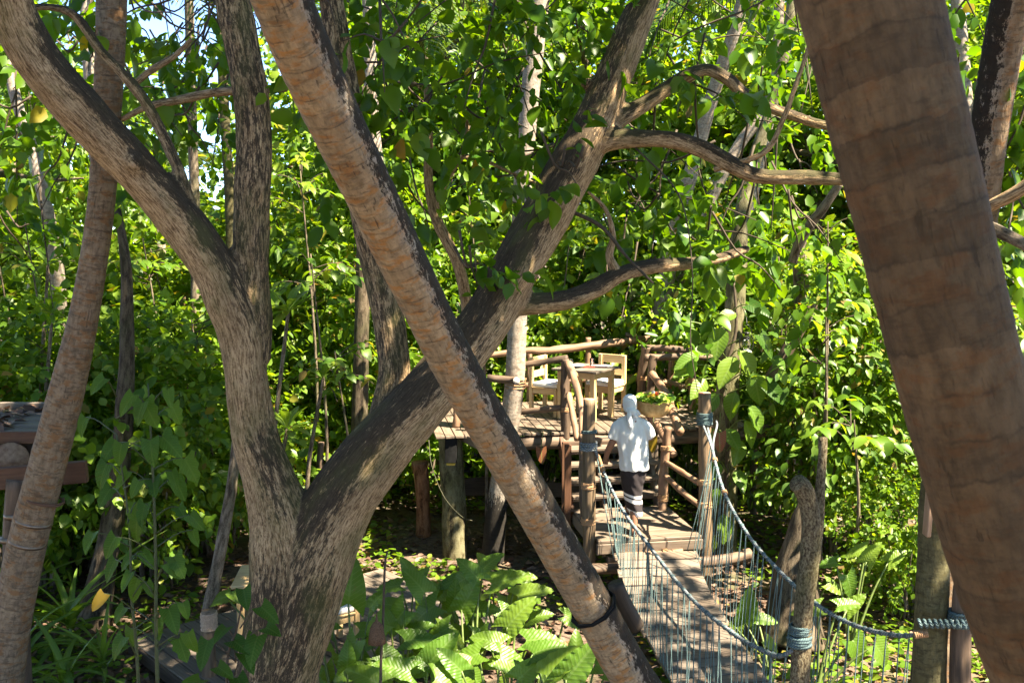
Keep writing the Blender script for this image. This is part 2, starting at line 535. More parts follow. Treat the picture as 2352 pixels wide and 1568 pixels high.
PALM_LEFT = palmmat('left_palm_bark', (0.22, 0.155, 0.10), (0.21, 0.10, 0.038), (0.050, 0.035, 0.024), ring=0.10, cracks=0.7)
MOSSY = palmmat('mossy_palm_bark', (0.105, 0.092, 0.045), (0.085, 0.070, 0.028), (0.024, 0.02, 0.010), ring=0.16, cracks=0.6)
PATCHY = barkmat('peeling_bark', (0.02, 0.016, 0.012), (0.085, 0.072, 0.036), (0.17, 0.155, 0.09), moss=(0.09, 0.09, 0.03), scale=(12, 12, 5), patch=1.2)
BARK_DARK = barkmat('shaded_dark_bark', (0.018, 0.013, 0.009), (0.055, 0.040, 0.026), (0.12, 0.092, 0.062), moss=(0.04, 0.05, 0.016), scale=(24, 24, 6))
REDBARK = barkmat('reddish_bark', (0.06, 0.025, 0.012), (0.20, 0.085, 0.04), (0.30, 0.15, 0.08), scale=(20, 20, 6))

DECK = woodmat('weathered_deck_wood', (0.082, 0.058, 0.042), (0.170, 0.128, 0.095))
DECKGREY = woodmat('grey_deck_wood', (0.078, 0.061, 0.048), (0.165, 0.133, 0.105))
LOG = woodmat('peeled_log_wood', (0.125, 0.062, 0.034), (0.28, 0.175, 0.11), along=3, across=25)
LOGDARK = woodmat('dark_log_wood', (0.035, 0.024, 0.017), (0.145, 0.095, 0.064), along=3, across=25)
POST = woodmat('weathered_post_wood', (0.060, 0.040, 0.023), (0.20, 0.135, 0.082), along=2, across=30)
POSTG = woodmat('greenish_post_wood', (0.10, 0.08, 0.04), (0.30, 0.25, 0.14), along=2, across=30)
CUTEND = plain('cut_wood_end', (0.42, 0.20, 0.14), 0.8, 0.15)
PINE = woodmat('pale_pine_wood', (0.46, 0.30, 0.14), (0.58, 0.41, 0.22), along=2, across=30, rough=0.5, vary=0.08)
REDWOOD = woodmat('red_brown_timber', (0.060, 0.026, 0.014), (0.12, 0.056, 0.030), along=2, across=30)
POSTB = barkmat('speckled_post_bark', (0.025, 0.018, 0.010), (0.085, 0.060, 0.034), (0.20, 0.165, 0.10), moss=(0.06, 0.065, 0.02), scale=(70, 70, 38))
DARKWOOD = woodmat('dark_timber', (0.025, 0.018, 0.013), (0.07, 0.05, 0.035))
CUSHION = plain('white_cushion_cloth', (0.74, 0.73, 0.70), 0.9, 0.03, 60, bstr=0.05)
COIR = plain('coir_lashing', (0.34, 0.20, 0.11), 0.95, 0.35, 160, 0.1, 0.6)
ROPE = ropemat('teal_rope', (0.034, 0.066, 0.072), (0.075, 0.125, 0.135))
COIRDARK = plain('dark_coconut_fibre', (0.13, 0.075, 0.045), 0.95, 0.5, 120, 0.1, 0.8)
ROPEGREY = ropemat('blue_grey_rope', (0.06, 0.075, 0.085), (0.21, 0.235, 0.25), 30)
ROPETHIN = ropemat('thin_teal_rope', (0.055, 0.105, 0.11), (0.17, 0.27, 0.27), 90)
STEEL = plain('banding_steel', (0.20, 0.155, 0.12), 0.42, 0.2, 40, 0.5, 0.05, 0.9)
BLACK = plain('black_rubber', (0.012, 0.012, 0.012), 0.9, 0.2, 20, 0.08)

# ------------------------------------------------------------------ leaves
def unit(a):
    return a / (np.linalg.norm(a, axis=-1, keepdims=True) + 1e-9)

TPL = np.array([(0, 0, 0), (-.40, .26, .07), (-.36, .64, .04), (0, 1.0, -.12), (.36, .64, .04), (.40, .26, .07)])

def leaves_geo(P, D, Nn, S, width=0.62, rnd=None):
    n = len(P)
    D = unit(D)
    Sd = unit(np.cross(D, Nn))
    Nn = np.cross(Sd, D)
    t = TPL.copy()
    t[:, 0] *= width / 0.8
    V = P[:, None, :] + S[:, None, None] * (Sd[:, None, :] * t[None, :, 0:1] + D[:, None, :] * t[None, :, 1:2] + Nn[:, None, :] * t[None, :, 2:3])
    b = (np.arange(n) * 6)[:, None]
    Q = np.concatenate([b + np.array([[0, 3, 2, 1]]), b + np.array([[0, 5, 4, 3]])], axis=1).reshape(-1, 4)
    r = np.repeat(rnd if rnd is not None else rng.random(n), 6)
    return V.reshape(-1, 3), Q, r

def sprig_leaves(P, T, k, tl, leaf, droop=0.5, jit=0.35):
    """k leaves on every twig: returns leaf positions, directions, normals, sizes"""
    n = len(P)
    T = unit(T)
    ref = unit(rng.normal(size=(n, 3)))
    X = unit(np.cross(T, ref))
    Y = np.cross(T, X)
    ps, ds, ns, ss = [], [], [], []
    for j in range(k):
        t = (j + 0.6) / k
        base = P + T * (t * tl) - np.array([0, 0, 1.0]) * (0.35 * droop * t * t * tl)
        ph = j * 2.4 + rng.random(n) * 1.2
        perp = X * np.cos(ph)[:, None] + Y * np.sin(ph)[:, None]
        d = T * (0.35 + 0.6 * t) + perp * 0.9 + rng.normal(size=(n, 3)) * jit
        d[:, 2] -= droop
        d = unit(d)
        nn = rng.normal(size=(n, 3)) * 0.45 + perp * 0.25
        nn[:, 2] += 0.85
        ps.append(base); ds.append(d); ns.append(nn)
        ss.append(leaf * (0.45 + 0.9 * rng.random(n) ** 1.3))
    return np.concatenate(ps), np.concatenate(ds), np.concatenate(ns), np.concatenate(ss)

def in_ball(n):
    v = unit(rng.normal(size=(n, 3)))
    return v * (rng.random((n, 1)) ** (1 / 3))

def crown_sprigs(R, clumps, clump_r, per, bias=0.5, flat=1.0, bottom=-1.0):
    """twig starts and directions spread through an uneven clumped volume (semi axes R)"""
    c = unit(rng.normal(size=(clumps * 3, 3)))
    c = c[c[:, 2] > bottom][:clumps]
    c = c * (rng.random((len(c), 1)) ** bias) * np.array(R)
    k = np.repeat(np.arange(len(c)), per)
    rr = clump_r * (0.6 + 0.8 * rng.random(len(c)))
    off = in_ball(len(k)) * rr[k][:, None]
    off[:, 2] *= flat
    P = c[k] + off
    T = unit(off) * 0.8 + unit(c[k]) * 0.5 + rng.normal(size=(len(k), 3)) * 0.4
    T[:, 2] += 0.05
    return P, T, c

def blade(name, wfn, mat, rows=8, cols=2, fold=0.25, droop=0.25, ruffle=0.0, rf=5, lobe=0.0, seed=0):
    """one leaf blade of unit length with a midrib fold"""
    V, uv = [], []
    ss = np.linspace(-1, 1, 2 * cols + 1)
    for i in range(rows + 1):
        t = i / rows
        wv = wfn(t)
        for s in ss:
            x = s * wv
            y = t - lobe * abs(s) ** 1.3 * (1 - t) ** 3
            z = fold * abs(s) * wv - droop * t * t + ruffle * s * s * math.sin(t * rf * 6.28 + seed + (2 if s < 0 else 0))
            V.append((x, y, z)); uv.append((x, y, 0))
    k = len(ss)
    Q = [(i * k + j, i * k + j + 1, (i + 1) * k + j + 1, (i + 1) * k + j) for i in range(rows) for j in range(k - 1)]
    return quads_mesh(name, np.array(V), np.array(Q), mat, smooth=True, vecs={'leafuv': np.array(uv)})

def ovate(wm, p=0.9): return lambda t: wm * (math.sin(math.pi * min(1, max(0, t)) ** p) ** 0.85 if 0 < t < 1 else 0.004)
def heart(wm): return lambda t: wm * (max(0.004, (1 - t) ** 0.75 * (0.72 + 0.9 * t - 0.3 * t * t) * 1.05))
def strap(wm): return lambda t: wm * max(0.02, (1 - t) ** 0.6 * (0.55 + 0.9 * min(t * 2, .5)))

OVATE = [blade('ovate_leaf', ovate(0.30 + .04 * i), G['deep'], 6, 1, 0.35, 0.15 + 0.2 * i, seed=i) for i in range(3)]
OVATE_Y = [blade('yellow_ovate_leaf', ovate(0.32), G['yellow'], 6, 1, 0.3, 0.2)]
SMALL = [blade('small_leaf', ovate(0.24 + .05 * i), G['bright'], 4, 1, 0.35, 0.2 + 0.15 * i) for i in range(2)]
SMALLC = [blade('small_cool_leaf', ovate(0.24 + .05 * i), G['cool'], 4, 1, 0.35, 0.2 + 0.15 * i) for i in range(2)]
HEART = [blade('heart_leaf', heart(0.36 + .04 * i), G['heart'], 7, 2, 0.25, 0.18 + .12 * i, 0.012, 2, 0.16, i) for i in range(3)]
HEART_Y = [blade('yellow_heart_leaf', heart(0.38), G['yellow'], 7, 2, 0.25, 0.2, 0.01, 2, 0.12)]
HEART_R = [blade('red_heart_leaf', heart(0.42), G['red'], 7, 2, 0.2, 0.15, 0.01, 2, 0.14)]
TARO = [blade('taro_leaf', heart(0.41 + .035 * i), G['taro'], 18, 3, 0.20, 0.20 + .13 * i, 0.034, 5.2 + i, 0.30, i) for i in range(4)]
BIGOV = [blade('broad_leaf', ovate(0.28 + .03 * i, .8), G['taro'], 9, 2, 0.3, 0.25 + .15 * i, 0.008, 3, 0.0, i) for i in range(2)]
STRAP = [blade('strap_leaf', strap(0.055 + .012 * i), G['taro'], 9, 1, 0.5, 0.35 + .35 * i) for i in range(3)]
ROSETTE = [blade('rosette_leaf', ovate(0.15, 1.35), G['taro'], 7, 1, 0.35, 0.2 + .15 * i) for i in range(2)]
MAPLE = [blade('lobed_leaf', (lambda t: 0.44 * max(.004, (1 - t) ** .7 * (0.8 + .55 * t)) * (1 + .16 * math.sin(t * 19))), G['heart'], 12, 2, 0.25, 0.25, 0.01, 2, 0.16)]

def mat_from(p, d, n, s):
    d = Vector(d).normalized()
    n = Vector(n)
    x = d.cross(n)
    if x.length < 1e-4: x = d.orthogonal()
    x.normalize()
    z = x.cross(d)
    return Matrix(((x.x * s, d.x * s, z.x * s, p[0]), (x.y * s, d.y * s, z.y * s, p[1]), (x.z * s, d.z * s, z.z * s, p[2]), (0, 0, 0, 1)))

def leaf_part(meshes, p, d, n, s, root, name='leaf', label=None):
    o = link(name, random.choice(meshes), root)
    o.matrix_local = Matrix.Translation(-Vector(root.location)) @ mat_from(p, d, n, s)
    if label: o['label'] = label
    return o

def foliage(name, Ps, Ds, Ns, Ss, mat, parent=None, off=(0, 0, 0), width=0.62):
    V, Q, r = leaves_geo(Ps, Ds, Ns, Ss, width)
    me = quads_mesh(name, V - np.array(off), Q, mat, rnd=r)
    o = link(name, me, parent)
    o['kind'] = 'stuff'
    return o

# ------------------------------------------------------------------ ground
def gz(x, y):
    return 0.10 * mnoise.noise((x * 0.35, y * 0.35, 3.1)) + 0.03 * mnoise.noise((x * 1.4, y * 1.4, 8.0))

def ground():
    m, nt, b, out = newmat('forest_floor')
    tc = N(nt, 'ShaderNodeTexCoord')
    v = tc.outputs['Object']
    n1 = noise_on(nt, v, (1, 1, 1), 0.8, 6, .65)
    n2 = noise_on(nt, v, (1, 1, 1), 14, 5, .7)
    vo = N(nt, 'ShaderNodeTexVoronoi')
    vo.inputs['Scale'].default_value = 22
    L(nt, v, vo.inputs['Vector'])
    c = ramp(nt, n2, [(0.35, (0.035, 0.022, 0.014)), (0.55, (0.095, 0.060, 0.040)), (0.7, (0.17, 0.115, 0.085))])
    c = mixc(nt, mathn(nt, 'MULTIPLY', ramp(nt, vo.outputs['Color'], [(0.2, (0, 0, 0)), (0.9, (1, 1, 1))]), 0.35), c, (0.20, 0.135, 0.10))
    c = mixc(nt, ramp(nt, n1, [(0.5, (0, 0, 0)), (0.66, (1, 1, 1))]), c, (0.05, 0.06, 0.018))
    L(nt, c, b.inputs['Base Color'])
    b.inputs['Roughness'].default_value = 0.95
    bump(nt, b, n2, 0.8, 0.04)
    xs = np.concatenate([np.linspace(-120, -14, 12), np.linspace(-13, 13, 105), np.linspace(14, 120, 12)])
    ys = np.concatenate([np.linspace(-80, 3, 10), np.linspace(3.5, 26, 90), np.linspace(27, 150, 14)])
    V = np.array([(x, y, gz(x, y)) for y in ys for x in xs])
    k = len(xs)
    Q = np.array([(i * k + j, i * k + j + 1, (i + 1) * k + j + 1, (i + 1) * k + j) for i in range(len(ys) - 1) for j in range(k - 1)])
    o = link('ground', quads_mesh('ground', V, Q, m, smooth=True))
    o['kind'] = 'structure'
ground()

def scatter_xy(n, ylo, yhi, slope=0.6):
    y = ylo + (yhi - ylo) * rng.random(n)
    x = (rng.random(n) * 2 - 1) * (y * slope + 0.5)
    return x, y

def litter():
    n = 15000
    x, y = scatter_xy(n, 8.5, 21)
    z = np.array([gz(a, b) for a, b in zip(x, y)]) + 0.008 + 0.03 * rng.random(n)
    a = rng.random(n) * 6.283
    D = np.stack([np.cos(a), np.sin(a), rng.normal(size=n) * 0.25], 1)
    Nn = np.stack([rng.normal(size=n) * .35, rng.normal(size=n) * .35, np.ones(n)], 1)
    o = foliage('fallen_leaves', np.stack([x, y, z], 1), D, Nn, 0.06 + 0.09 * rng.random(n), G['litter'])
    # low green ground cover in drifts
    n = 26000
    x, y = scatter_xy(n, 8.5, 22)
    keep = np.array([mnoise.noise((a * .55, b * .55, 1.7)) > (-.02 if not (1.9 < a < 6 and 12.3 < b < 18) else -.6) for a, b in zip(x, y)])
    keep |= (x < -2.5) & (y < 12.5) & (rng.random(n) < .7)
    keep &= ~((x > -3.6) & (x < -.4) & (y < 11.6))
    x, y = x[keep], y[keep]
    n = len(x)
    z = np.array([gz(a, b) for a, b in zip(x, y)])
    P = np.stack([x, y, z + 0.04 + 0.16 * rng.random(n)], 1)
    a = rng.random(n) * 6.283
    D = np.stack([np.cos(a), np.sin(a), 0.5 * rng.random(n) - .1], 1)
    Nn = np.stack([rng.normal(size=n) * .4, rng.normal(size=n) * .4, np.ones(n)], 1)
    o = foliage('ground_cover', P, D, Nn, 0.05 + 0.09 * rng.random(n), G['bright'])
litter()

# ------------------------------------------------------------------ background trees and shrubs (built once per kind, then copied)
class Kind: pass

def limbs_into(mb, top, centres, r0, nl, seed, droop=0.0):
    rs = random.Random(seed)
    idx = rs.sample(range(len(centres)), min(nl, len(centres)))
    for i in idx:
        c = Vector(centres[i])
        s = Vector(top) * (0.75 + 0.25 * rs.random()) if False else Vector(top) + Vector((0, 0, -rs.random() * 1.2))
        mid = s.lerp(c, 0.5) + Vector((rs.uniform(-.2, .2), rs.uniform(-.2, .2), rs.uniform(-.1, .35)))
        mb.add(*tube([s, mid, c], [r0, r0 * .6, r0 * .2], 9, 6))

def tree_kind(seed, h, R, clumps, clump_r, per, k, leaf, mat, barkm, r0, wd=.62, lean=0.25, bottom=-1.0, zc=None, droop=0.5, flat=0.75):
    """a free-standing broadleaf: root Empty at the base > trunk (with limbs), foliage"""
    root = thing('forest_tree', 'x', 'tree')
    rs = random.Random(seed)
    zc = zc if zc is not None else h - R[2]
    P, T, cs = crown_sprigs(R, clumps, clump_r, per, 0.45, flat, bottom)
    P = P + np.array([0, 0, zc]); cs = cs + np.array([0, 0, zc])
    mb = MB()
    lx, ly = rs.uniform(-lean, lean), rs.uniform(-lean, lean)
    top = (lx, ly, zc)
    mb.add(*tube([(0, 0, -.3), (lx * .2, ly * .1, zc * .35), (lx * .7, ly * .6, zc * .7), top], [r0 * 1.3, r0, r0 * .85, r0 * .6], 20, 10, knobbly(seed, .12, 2.5)))
    limbs_into(mb, top, cs, r0 * .5, 11, seed)
    mb.build('trunk', barkm, root)
    ps, ds, ns, ss = sprig_leaves(P, T, k, 0.45, leaf, droop)
    ok = ps[:, 2] > 0.12
    foliage('foliage', ps[ok], ds[ok], ns[ok], ss[ok], mat, root, width=wd)
    return root

def shrub_kind(seed, h, R, clumps, clump_r, per, k, leaf, mat, droop=0.5, wd=.62):
    root = thing('leafy_shrub', 'x', 'shrub')
    rs = random.Random(seed)
    P, T, cs = crown_sprigs((R, R, h / 2), clumps, clump_r, per, 0.5, 0.8)
    z0 = h / 2 + 0.35
    P = P + np.array([0, 0, z0]); cs = cs + np.array([0, 0, z0])
    mb = MB()
    for c in rs.sample(list(map(tuple, cs)), 12):
        b = (rs.uniform(-.25, .25), rs.uniform(-.25, .25), -.1)
        mb.add(*tube([b, ((b[0] + c[0] * .6) * .6, (b[1] + c[1] * .6) * .6, c[2] * .5), c], [.035, .025, .008], 9, 5))
    mb.build('stem', BARK_BG, root)
    ps, ds, ns, ss = sprig_leaves(P, T, k, 0.36, leaf, droop)
    ok = ps[:, 2] > (0.85 if wd == .6 and R < 1.2 else 0.1)
    foliage('foliage', ps[ok], ds[ok], ns[ok], ss[ok], mat, root, width=wd)
    return root

TK = [tree_kind(31, 9.5, (2.9, 2.9, 3.4), 54, .66, 15, 7, .20, G['bright'], BARK_BG, .16),
      tree_kind(32, 10.5, (3.1, 3.0, 3.5), 56, .70, 15, 7, .21, G['mid'], BARK_BG, .19, .44),
      tree_kind(33, 8.5, (2.7, 2.7, 3.1), 52, .64, 15, 7, .18, G['bright'], BARK_BG, .14, .75)]
SK = [shrub_kind(41, 5.0, 1.9, 50, .50, 13, 7, .185, G['bright']),
      shrub_kind(42, 4.2, 1.8, 46, .48, 13, 7, .17, G['mid'], .6, .40),
      shrub_kind(43, 5.6, 1.9, 52, .50, 13, 7, .215, G['bright'], .8, .5),
      shrub_kind(44, 2.4, 1.3, 44, .42, 15, 7, .12, G['bright'], .5, .7),
      shrub_kind(45, 4.0, 1.0, 52, .36, 15, 7, .12, G['bright'], .7, .6)]
used = set()

def plant(kind, u, d, label, group, rz=None, sc=1.0, name=None, sz=None, x=None):
    src = kind
    if id(src) not in used:
        used.add(id(src)); o = src
    else:
        o = copy_tree(src)
    X = (u - CU) / F * d if x is None else x
    o.location = (X, d, gz(X, d) - 0.02)
    o.rotation_euler = (0, 0, random.uniform(0, 6.28) if rz is None else rz)
    o.scale = (sc, sc, sc if sz is None else sz)
    o['label'] = label
    if group: o['group'] = group
    if name: o.name = name
    return o

GT, GS = 'trees of the sunlit forest behind', 'shrubs filling the forest edge'
trees = [
 (0, -60, 17, 1.0, 'bushy forest tree at the left edge behind the raised platform'),
 (1, 20, 22, 0.8, 'broad forest tree behind the slim pale palm far left'),
 (2, 790, 21.5, 1.1, 'sunlit forest tree behind the upright limb of the forked tree'),
 (0, 900, 24.5, 1.15, 'tall bright forest tree between the upright limb and the leaning palm'),
 (1, 980, 22, 1.1, 'dark green forest tree right of the leaning palm top'),
 (2, 1090, 23.5, 1.2, 'forest tree seen through the V of the crossing trunks'),
 (0, 1200, 25, 1.25, 'forest tree behind the palm that rises through the deck'),
 (1, 1340, 22.5, 1.1, 'forest tree straight behind the dining table'),
 (2, 1480, 22.5, 1.2, 'forest tree behind the back right corner of the deck'),
 (0, 1620, 22, 1.1, 'forest tree behind the vine covered trunk'),
 (1, 1760, 24, 1.15, 'forest tree between the vine covered trunk and the near palm'),
 (2, 1880, 21, 1.15, 'forest tree above the tangled bush on the right'),
 (0, 2020, 23, 1.2, 'forest tree hidden partly by the near palm trunk'),
 (1, 2260, 20, 1.1, 'forest tree right of the near palm trunk'),
 (2, 2480, 17, 1.1, 'forest tree at the right edge of the view'),
 (0, 2440, 20, 1.2, 'taller forest tree deep behind the right edge'),
 (0, 1000, 26, 1.1, 'pale distant tree deep behind the dark rear limb'),
 (2, -90, 25, 1.2, 'distant tree behind the broad tree far left'),
]
for k, u, d, s, lab in trees:
    plant(TK[k], u, d, lab, GT, sc=s)
shrubs = [
 (0, 20, 15.5, 1.0, 'leafy shrub just beyond the raised platform at the left edge'),
 (1, 170, 17.0, 1.05, 'dark leafy shrub behind the left palm trunk'),
 (2, 330, 18.5, 1.0, 'tall sunlit shrub under the gap of blue sky'),
 (0, 460, 17.5, 1.05, 'sunlit shrub left of the forked tree'),
 (1, 600, 20.0, 1.1, 'shrub behind the upright limb of the forked tree'),
 (2, 720, 16.8, 1.05, 'bright shrub between forked tree and dark rear limb'),
 (0, 830, 18.5, 1.1, 'bright shrub beside the dark rear limb'),
 (1, 960, 17.5, 1.1, 'shrub behind the crossing of palm and forked tree'),
 (2, 1110, 19.0, 1.05, 'shrub behind the left end of the deck'),
 (0, 1260, 18.3, 1.0, 'shrub behind the left chair'),
 (1, 1400, 18.6, 1.0, 'dark shrub behind the right chair'),
 (2, 1540, 19.0, 1.0, 'shrub behind the right end of the back railing'),
 (0, 1680, 17.0, 1.0, 'shrub behind the hanging lantern'),
 (1, 1800, 16.0, 1.1, 'shrub behind the broken leaning log'),
 (4, 1905, 13.4, 1.0, 'tangled bush of small leaves right of the deck'),
 (4, 2010, 13.9, 1.08, 'yellow green bush beside the near palm trunk'),
 (2, 2130, 17.0, 0.9, 'bush behind the near palm trunk'),
 (0, 2290, 12.8, 0.62, 'bush right of the near palm trunk'),
 (1, 2400, 11.2, 0.7, 'dark bush at the right edge of the view'),
 (3, 1740, 17.2, 0.8, 'low bush on the ground beyond the forked post'),
 (3, 30, 12.4, 1.15, 'dark low bush under the far side of the raised platform'),
 (3, 165, 13.2, 1.25, 'dark low bush left of the dark trunk'),
 (3, 330, 12.6, 1.15, 'dark low bush right of the dark trunk'),
 (3, 420, 13.8, 1.2, 'dark low bush behind the shaded sapling'),
 (1, 240, 14.6, 0.8, 'tall dark shrub behind the dark trunk on the left'),
 (3, 60, 13.0, 0.95, 'low bush under the raised platform'),
 (3, 250, 14.8, 0.9, 'low bush at the foot of the dark trunk on the left'),
 (3, 450, 15.5, 0.8, 'low bush left of the forked trunk'),
 (3, 760, 15.8, 0.95, 'low dark bush behind the fork of the forked tree'),
 (3, 1010, 17.0, 1.0, 'low bush in the shade behind the deck supports'),
 (3, 1250, 17.2, 1.0, 'low bush in the shade under the deck'),
 (3, 2110, 11.6, 0.6, 'low bush behind the near palm foot'),
]
for k, u, d, s, lab in shrubs:
    plant(SK[k], u, d, lab, GS, sc=s)

def far_woods():
    """the mass of forest beyond the single trees"""
    ps, ts = [], []
    for i in range(150):
        d = 25 + 16 * rng.random()
        sl = rng.uniform(-.75, .75)
        x = sl * d
        top = 13.5
        if -.38 < sl < -.31: top = 5.9
        elif -.43 < sl < -.25: top = 9.5
        nclump = 7 if top < 8 else 14
        c = np.stack([x + rng.normal(size=nclump) * 1.6, d + rng.normal(size=nclump) * 1.2, .6 + (top - .6) * rng.random(nclump)], 1)
        if top < 8: c[:, 0] = x + rng.normal(size=nclump) * .5
        k = np.repeat(np.arange(nclump), 9)
        off = in_ball(len(k)) * .95
        ps.append(c[k] + off); ts.append(unit(off) + rng.normal(size=(len(k), 3)) * .5)
    P, T = np.concatenate(ps), np.concatenate(ts)
    a = sprig_leaves(P, T, 6, .5, .24, .5)
    foliage('far_woodland', *a, G['mid'])
far_woods()

# ------------------------------------------------------------------ the wooden structure: landing, stairs, deck
YAW = math.radians(9.4)
S0 = Vector((1.027, 11.41, 0))
E1 = Vector((math.cos(YAW), math.sin(YAW), 0))
E2 = Vector((-math.sin(YAW), math.cos(YAW), 0))
def W(a, b, z): return S0 + E1 * a + E2 * b + Vector((0, 0, z))
ZL, ZD = 0.96, 1.85

def board(p, q, wx, wz, mat, root, name='board', b=0.006):
    V, Fc, at = beam_between(p, q, wx, wz, b)
    return MB().add(V, Fc, at).build(name, mat, root, smooth=False, off=root.location)

def log(pts, r, mat, root, name='log', seed=0, n=26, k=12, amp=.20, fs=4.5):
    mb = MB().add(*tube(pts, r, n, k, knobbly(seed, amp, fs)))
    return mb.build(name, mat, root, off=root.location)

def lashing(p, axis, r, root, h=.07, turns=5, mat=None, name='lashing', wire=.008):
    """rope wound round a pole"""
    axis = Vector(axis).normalized()
    x = axis.orthogonal().normalized(); y = axis.cross(x)
    pts = []
    n = turns * 10
    for i in range(n + 1):
        a = i / 10 * 2 * math.pi
        rr = r * (1 + .05 * math.sin(i * 1.7))
        pts.append(Vector(p) + x * (rr * math.cos(a)) + y * (rr * math.sin(a)) + axis * (h * (i / n - .5)))
    V, Fc, at = tube(pts, [wire] * len(pts), len(pts), 5, resample=False)
    return MB().add(V, Fc, at).build(name, mat or COIR, root, off=root.location)

# landing
land = thing('landing_platform', 'low wooden landing of wide boards at the foot of the stairs', 'platform', W(.62, .6, 0))
nb = 8
for i in range(nb):
    w0 = 1.36 / nb
    y = -.04 + (i + .5) * w0
    board(W(-.02, y, ZL - .018), W(1.26, y, ZL - .018 + random.uniform(-.003, .003)), w0 - .010, .036, DECK, land, 'board')
board(W(-.03, -.035, ZL - .10), W(1.27, -.035, ZL - .10), .035, .12, DECK, land, 'fascia')
board(W(-.0, 0, ZL - .12), W(-.0, 1.3, ZL - .12), .05, .14, DECK, land, 'joist')
board(W(1.24, 0, ZL - .12), W(1.24, 1.3, ZL - .12), .05, .14, DECK, land, 'joist')
board(W(.1, -.02, ZL - .25), W(.5, -.02, ZL - .25), .08, .10, DECK, land, 'block')
log([W(-.35, -.13, ZL - .30), W(.5, -.15, ZL - .30), W(1.5, -.13, ZL - .28), W(1.85, -.1, ZL - .24)], [.06, .065, .07, .075], LOGDARK, land, 'ledger_log', 3)
log([W(.22, -.09, ZL - .17), W(.6, -.1, ZL - .165), W(1.0, -.09, ZL - .16)], [.032, .034, .03], LOG, land, 'rail_log', 5)
for a in (0.05, 1.2):
    log([W(a, .7, -.2), W(a, .7, ZL - .2)], .07, POST, land, 'support_post', 9)
lashing(W(.78, -.1, ZL - .163), E1, .042, land, .06)

# bridge posts
def bridge_post(a, b, top, r, label, seed, coil_z, bands, lean=(0, 0)):
    t = thing('bridge_post', label, 'post', W(a, b, 0), group='log posts carrying the rope bridge')
    p0, p1 = W(a, b, -.3), W(a + lean[0], b + lean[1], top)
    ps_ = MB().add(*tube([p0, p0.lerp(p1, .4) + Vector((.012, 0, 0)), p1], [r * 1.08, r, r * .95], 50, 20, knobbly(seed, .17, 3.0))).build('post_shaft', POST, t, off=t.location)
    MB().add(*tube([p1 - Vector((0, 0, .004)), p1 + Vector((0, 0, .006))], [r * .90, r * .88], 2, 18)).build('cut_end', CUTEND, ps_, off=t.location)
    for z in bands:
        f = z / top
        lashing(p0.lerp(p1, (z + .3) / (top + .3)), (p1 - p0), r * 1.06, t, .075, 6)
    return t, p0, p1
LP, lp0, lp1 = bridge_post(-.11, .10, 2.63, .078, 'brown log post with cut pink top left of the landing', 11, 2.1, (1.60, 1.17))
RP, rp0, rp1 = bridge_post(1.37, .12, 2.66, .080, 'weathered log post with dark teal rope coil right of the landing', 12, 2.3, (1.58, 1.30), lean=(-.06, 0))
# coils of rope round the post heads
lashing(Vector((*W(-.11, .10, 0).xy, 2.07)), (0, 0, 1), .094, LP, .10, 4, ROPEGREY, 'rope_coil', .013)
lashing(Vector((*W(-.11, .10, 0).xy, 2.24)), (0, 0.1, 1), .090, LP, .04, 2, ROPE, 'rope_coil', .010)
lashing(Vector((*(rp1.lerp(rp0, .11)).xy, 2.35)), (0, 0, 1), .090, RP, .14, 10, ROPE, 'rope_coil', .011)

# stairs
st = thing('wooden_stairs', 'short wooden staircase of open treads from landing up to deck', 'stairs', W(.6, 1.5, 0))
rise = (ZD - ZL) / 5
for i in range(1, 5):
    y = 1.22 + .145 * i
    z = ZL + rise * i
    xr = 1.22 if i < 4 else .98
    board(W(-.02, y - .03, z - .02), W(xr, y - .03, z - .02), .125, .04, DECK, st, 'tread')
    board(W(-.02, y + .11, z - .02), W(xr, y + .11, z - .02), .125, .04, DECK, st, 'tread')
    board(W(0, y + .05, z - .075), W(xr - .04, y + .05, z - .075), .03, .06, DECK, st, 'riser')
for a in (-.03, .42, 1.16):
    board(W(a, 1.32, ZL - .08), W(a, 2.05, ZD - .12), .05, .20, REDWOOD if a < .4 else DECK, st, 'stringer')
for i in range(5):
    a = 1.24
    y = 1.38 + .15 * i
    z = ZL + .1 + rise * (i * .9)
    board(W(a + .03, y, ZL - .02), W(a + .03, y, z + .12), .05, .035, DECK, st, 'baluster')
board(W(-.09, 1.30, .3), W(-.09, 1.30, ZD - .02), .09, .05, REDWOOD, st, 'side_board')
board(W(-.09, 1.46, .3), W(-.09, 1.46, ZD - .02), .09, .05, REDWOOD, st, 'side_board')

# deck
dk = thing('treehouse_deck', 'raised wooden dining deck with log railings among the trees', 'deck', W(.6, 3.2, 0))
def deck_board(p, q, wdt):
    board(p, q, wdt - .012, .035, DECK, dk, 'deck_board', .005)
# boards run back to front at a slant, as in the place
n_b = 34
for i in range(n_b):
    a = -1.75 + (i + .5) * (4.45 / n_b)
    zz = ZD - .018 + random.uniform(-.003, .003)
    deck_board(W(a, 1.98, zz), W(a, 4.45, zz), 4.45 / n_b)
log([W(-.95, 2.06, ZD - .14), W(.4, 2.04, ZD - .15), W(1.6, 2.06, ZD - .14), W(3.1, 2.1, ZD - .10)], [.095, .10, .10, .105], LOGDARK, dk, 'edge_log', 21, 40, 14)
log([W(-1.7, 4.3, ZD - .14), W(.6, 4.3, ZD - .14), W(2.7, 4.3, ZD - .14)], [.09, .09, .09], LOGDARK, dk, 'beam', 22)
for a in (-1.5, -.3, .9, 2.3):
    board(W(a, 2.2, ZD - .12), W(a, 4.4, ZD - .12), .06, .15, DARKWOOD, dk, 'joist')
board(AZ(1018, 980, ZD - .06), AZ(1100, 1022, ZD - .06), .035, .12, DECK, dk, 'fascia')
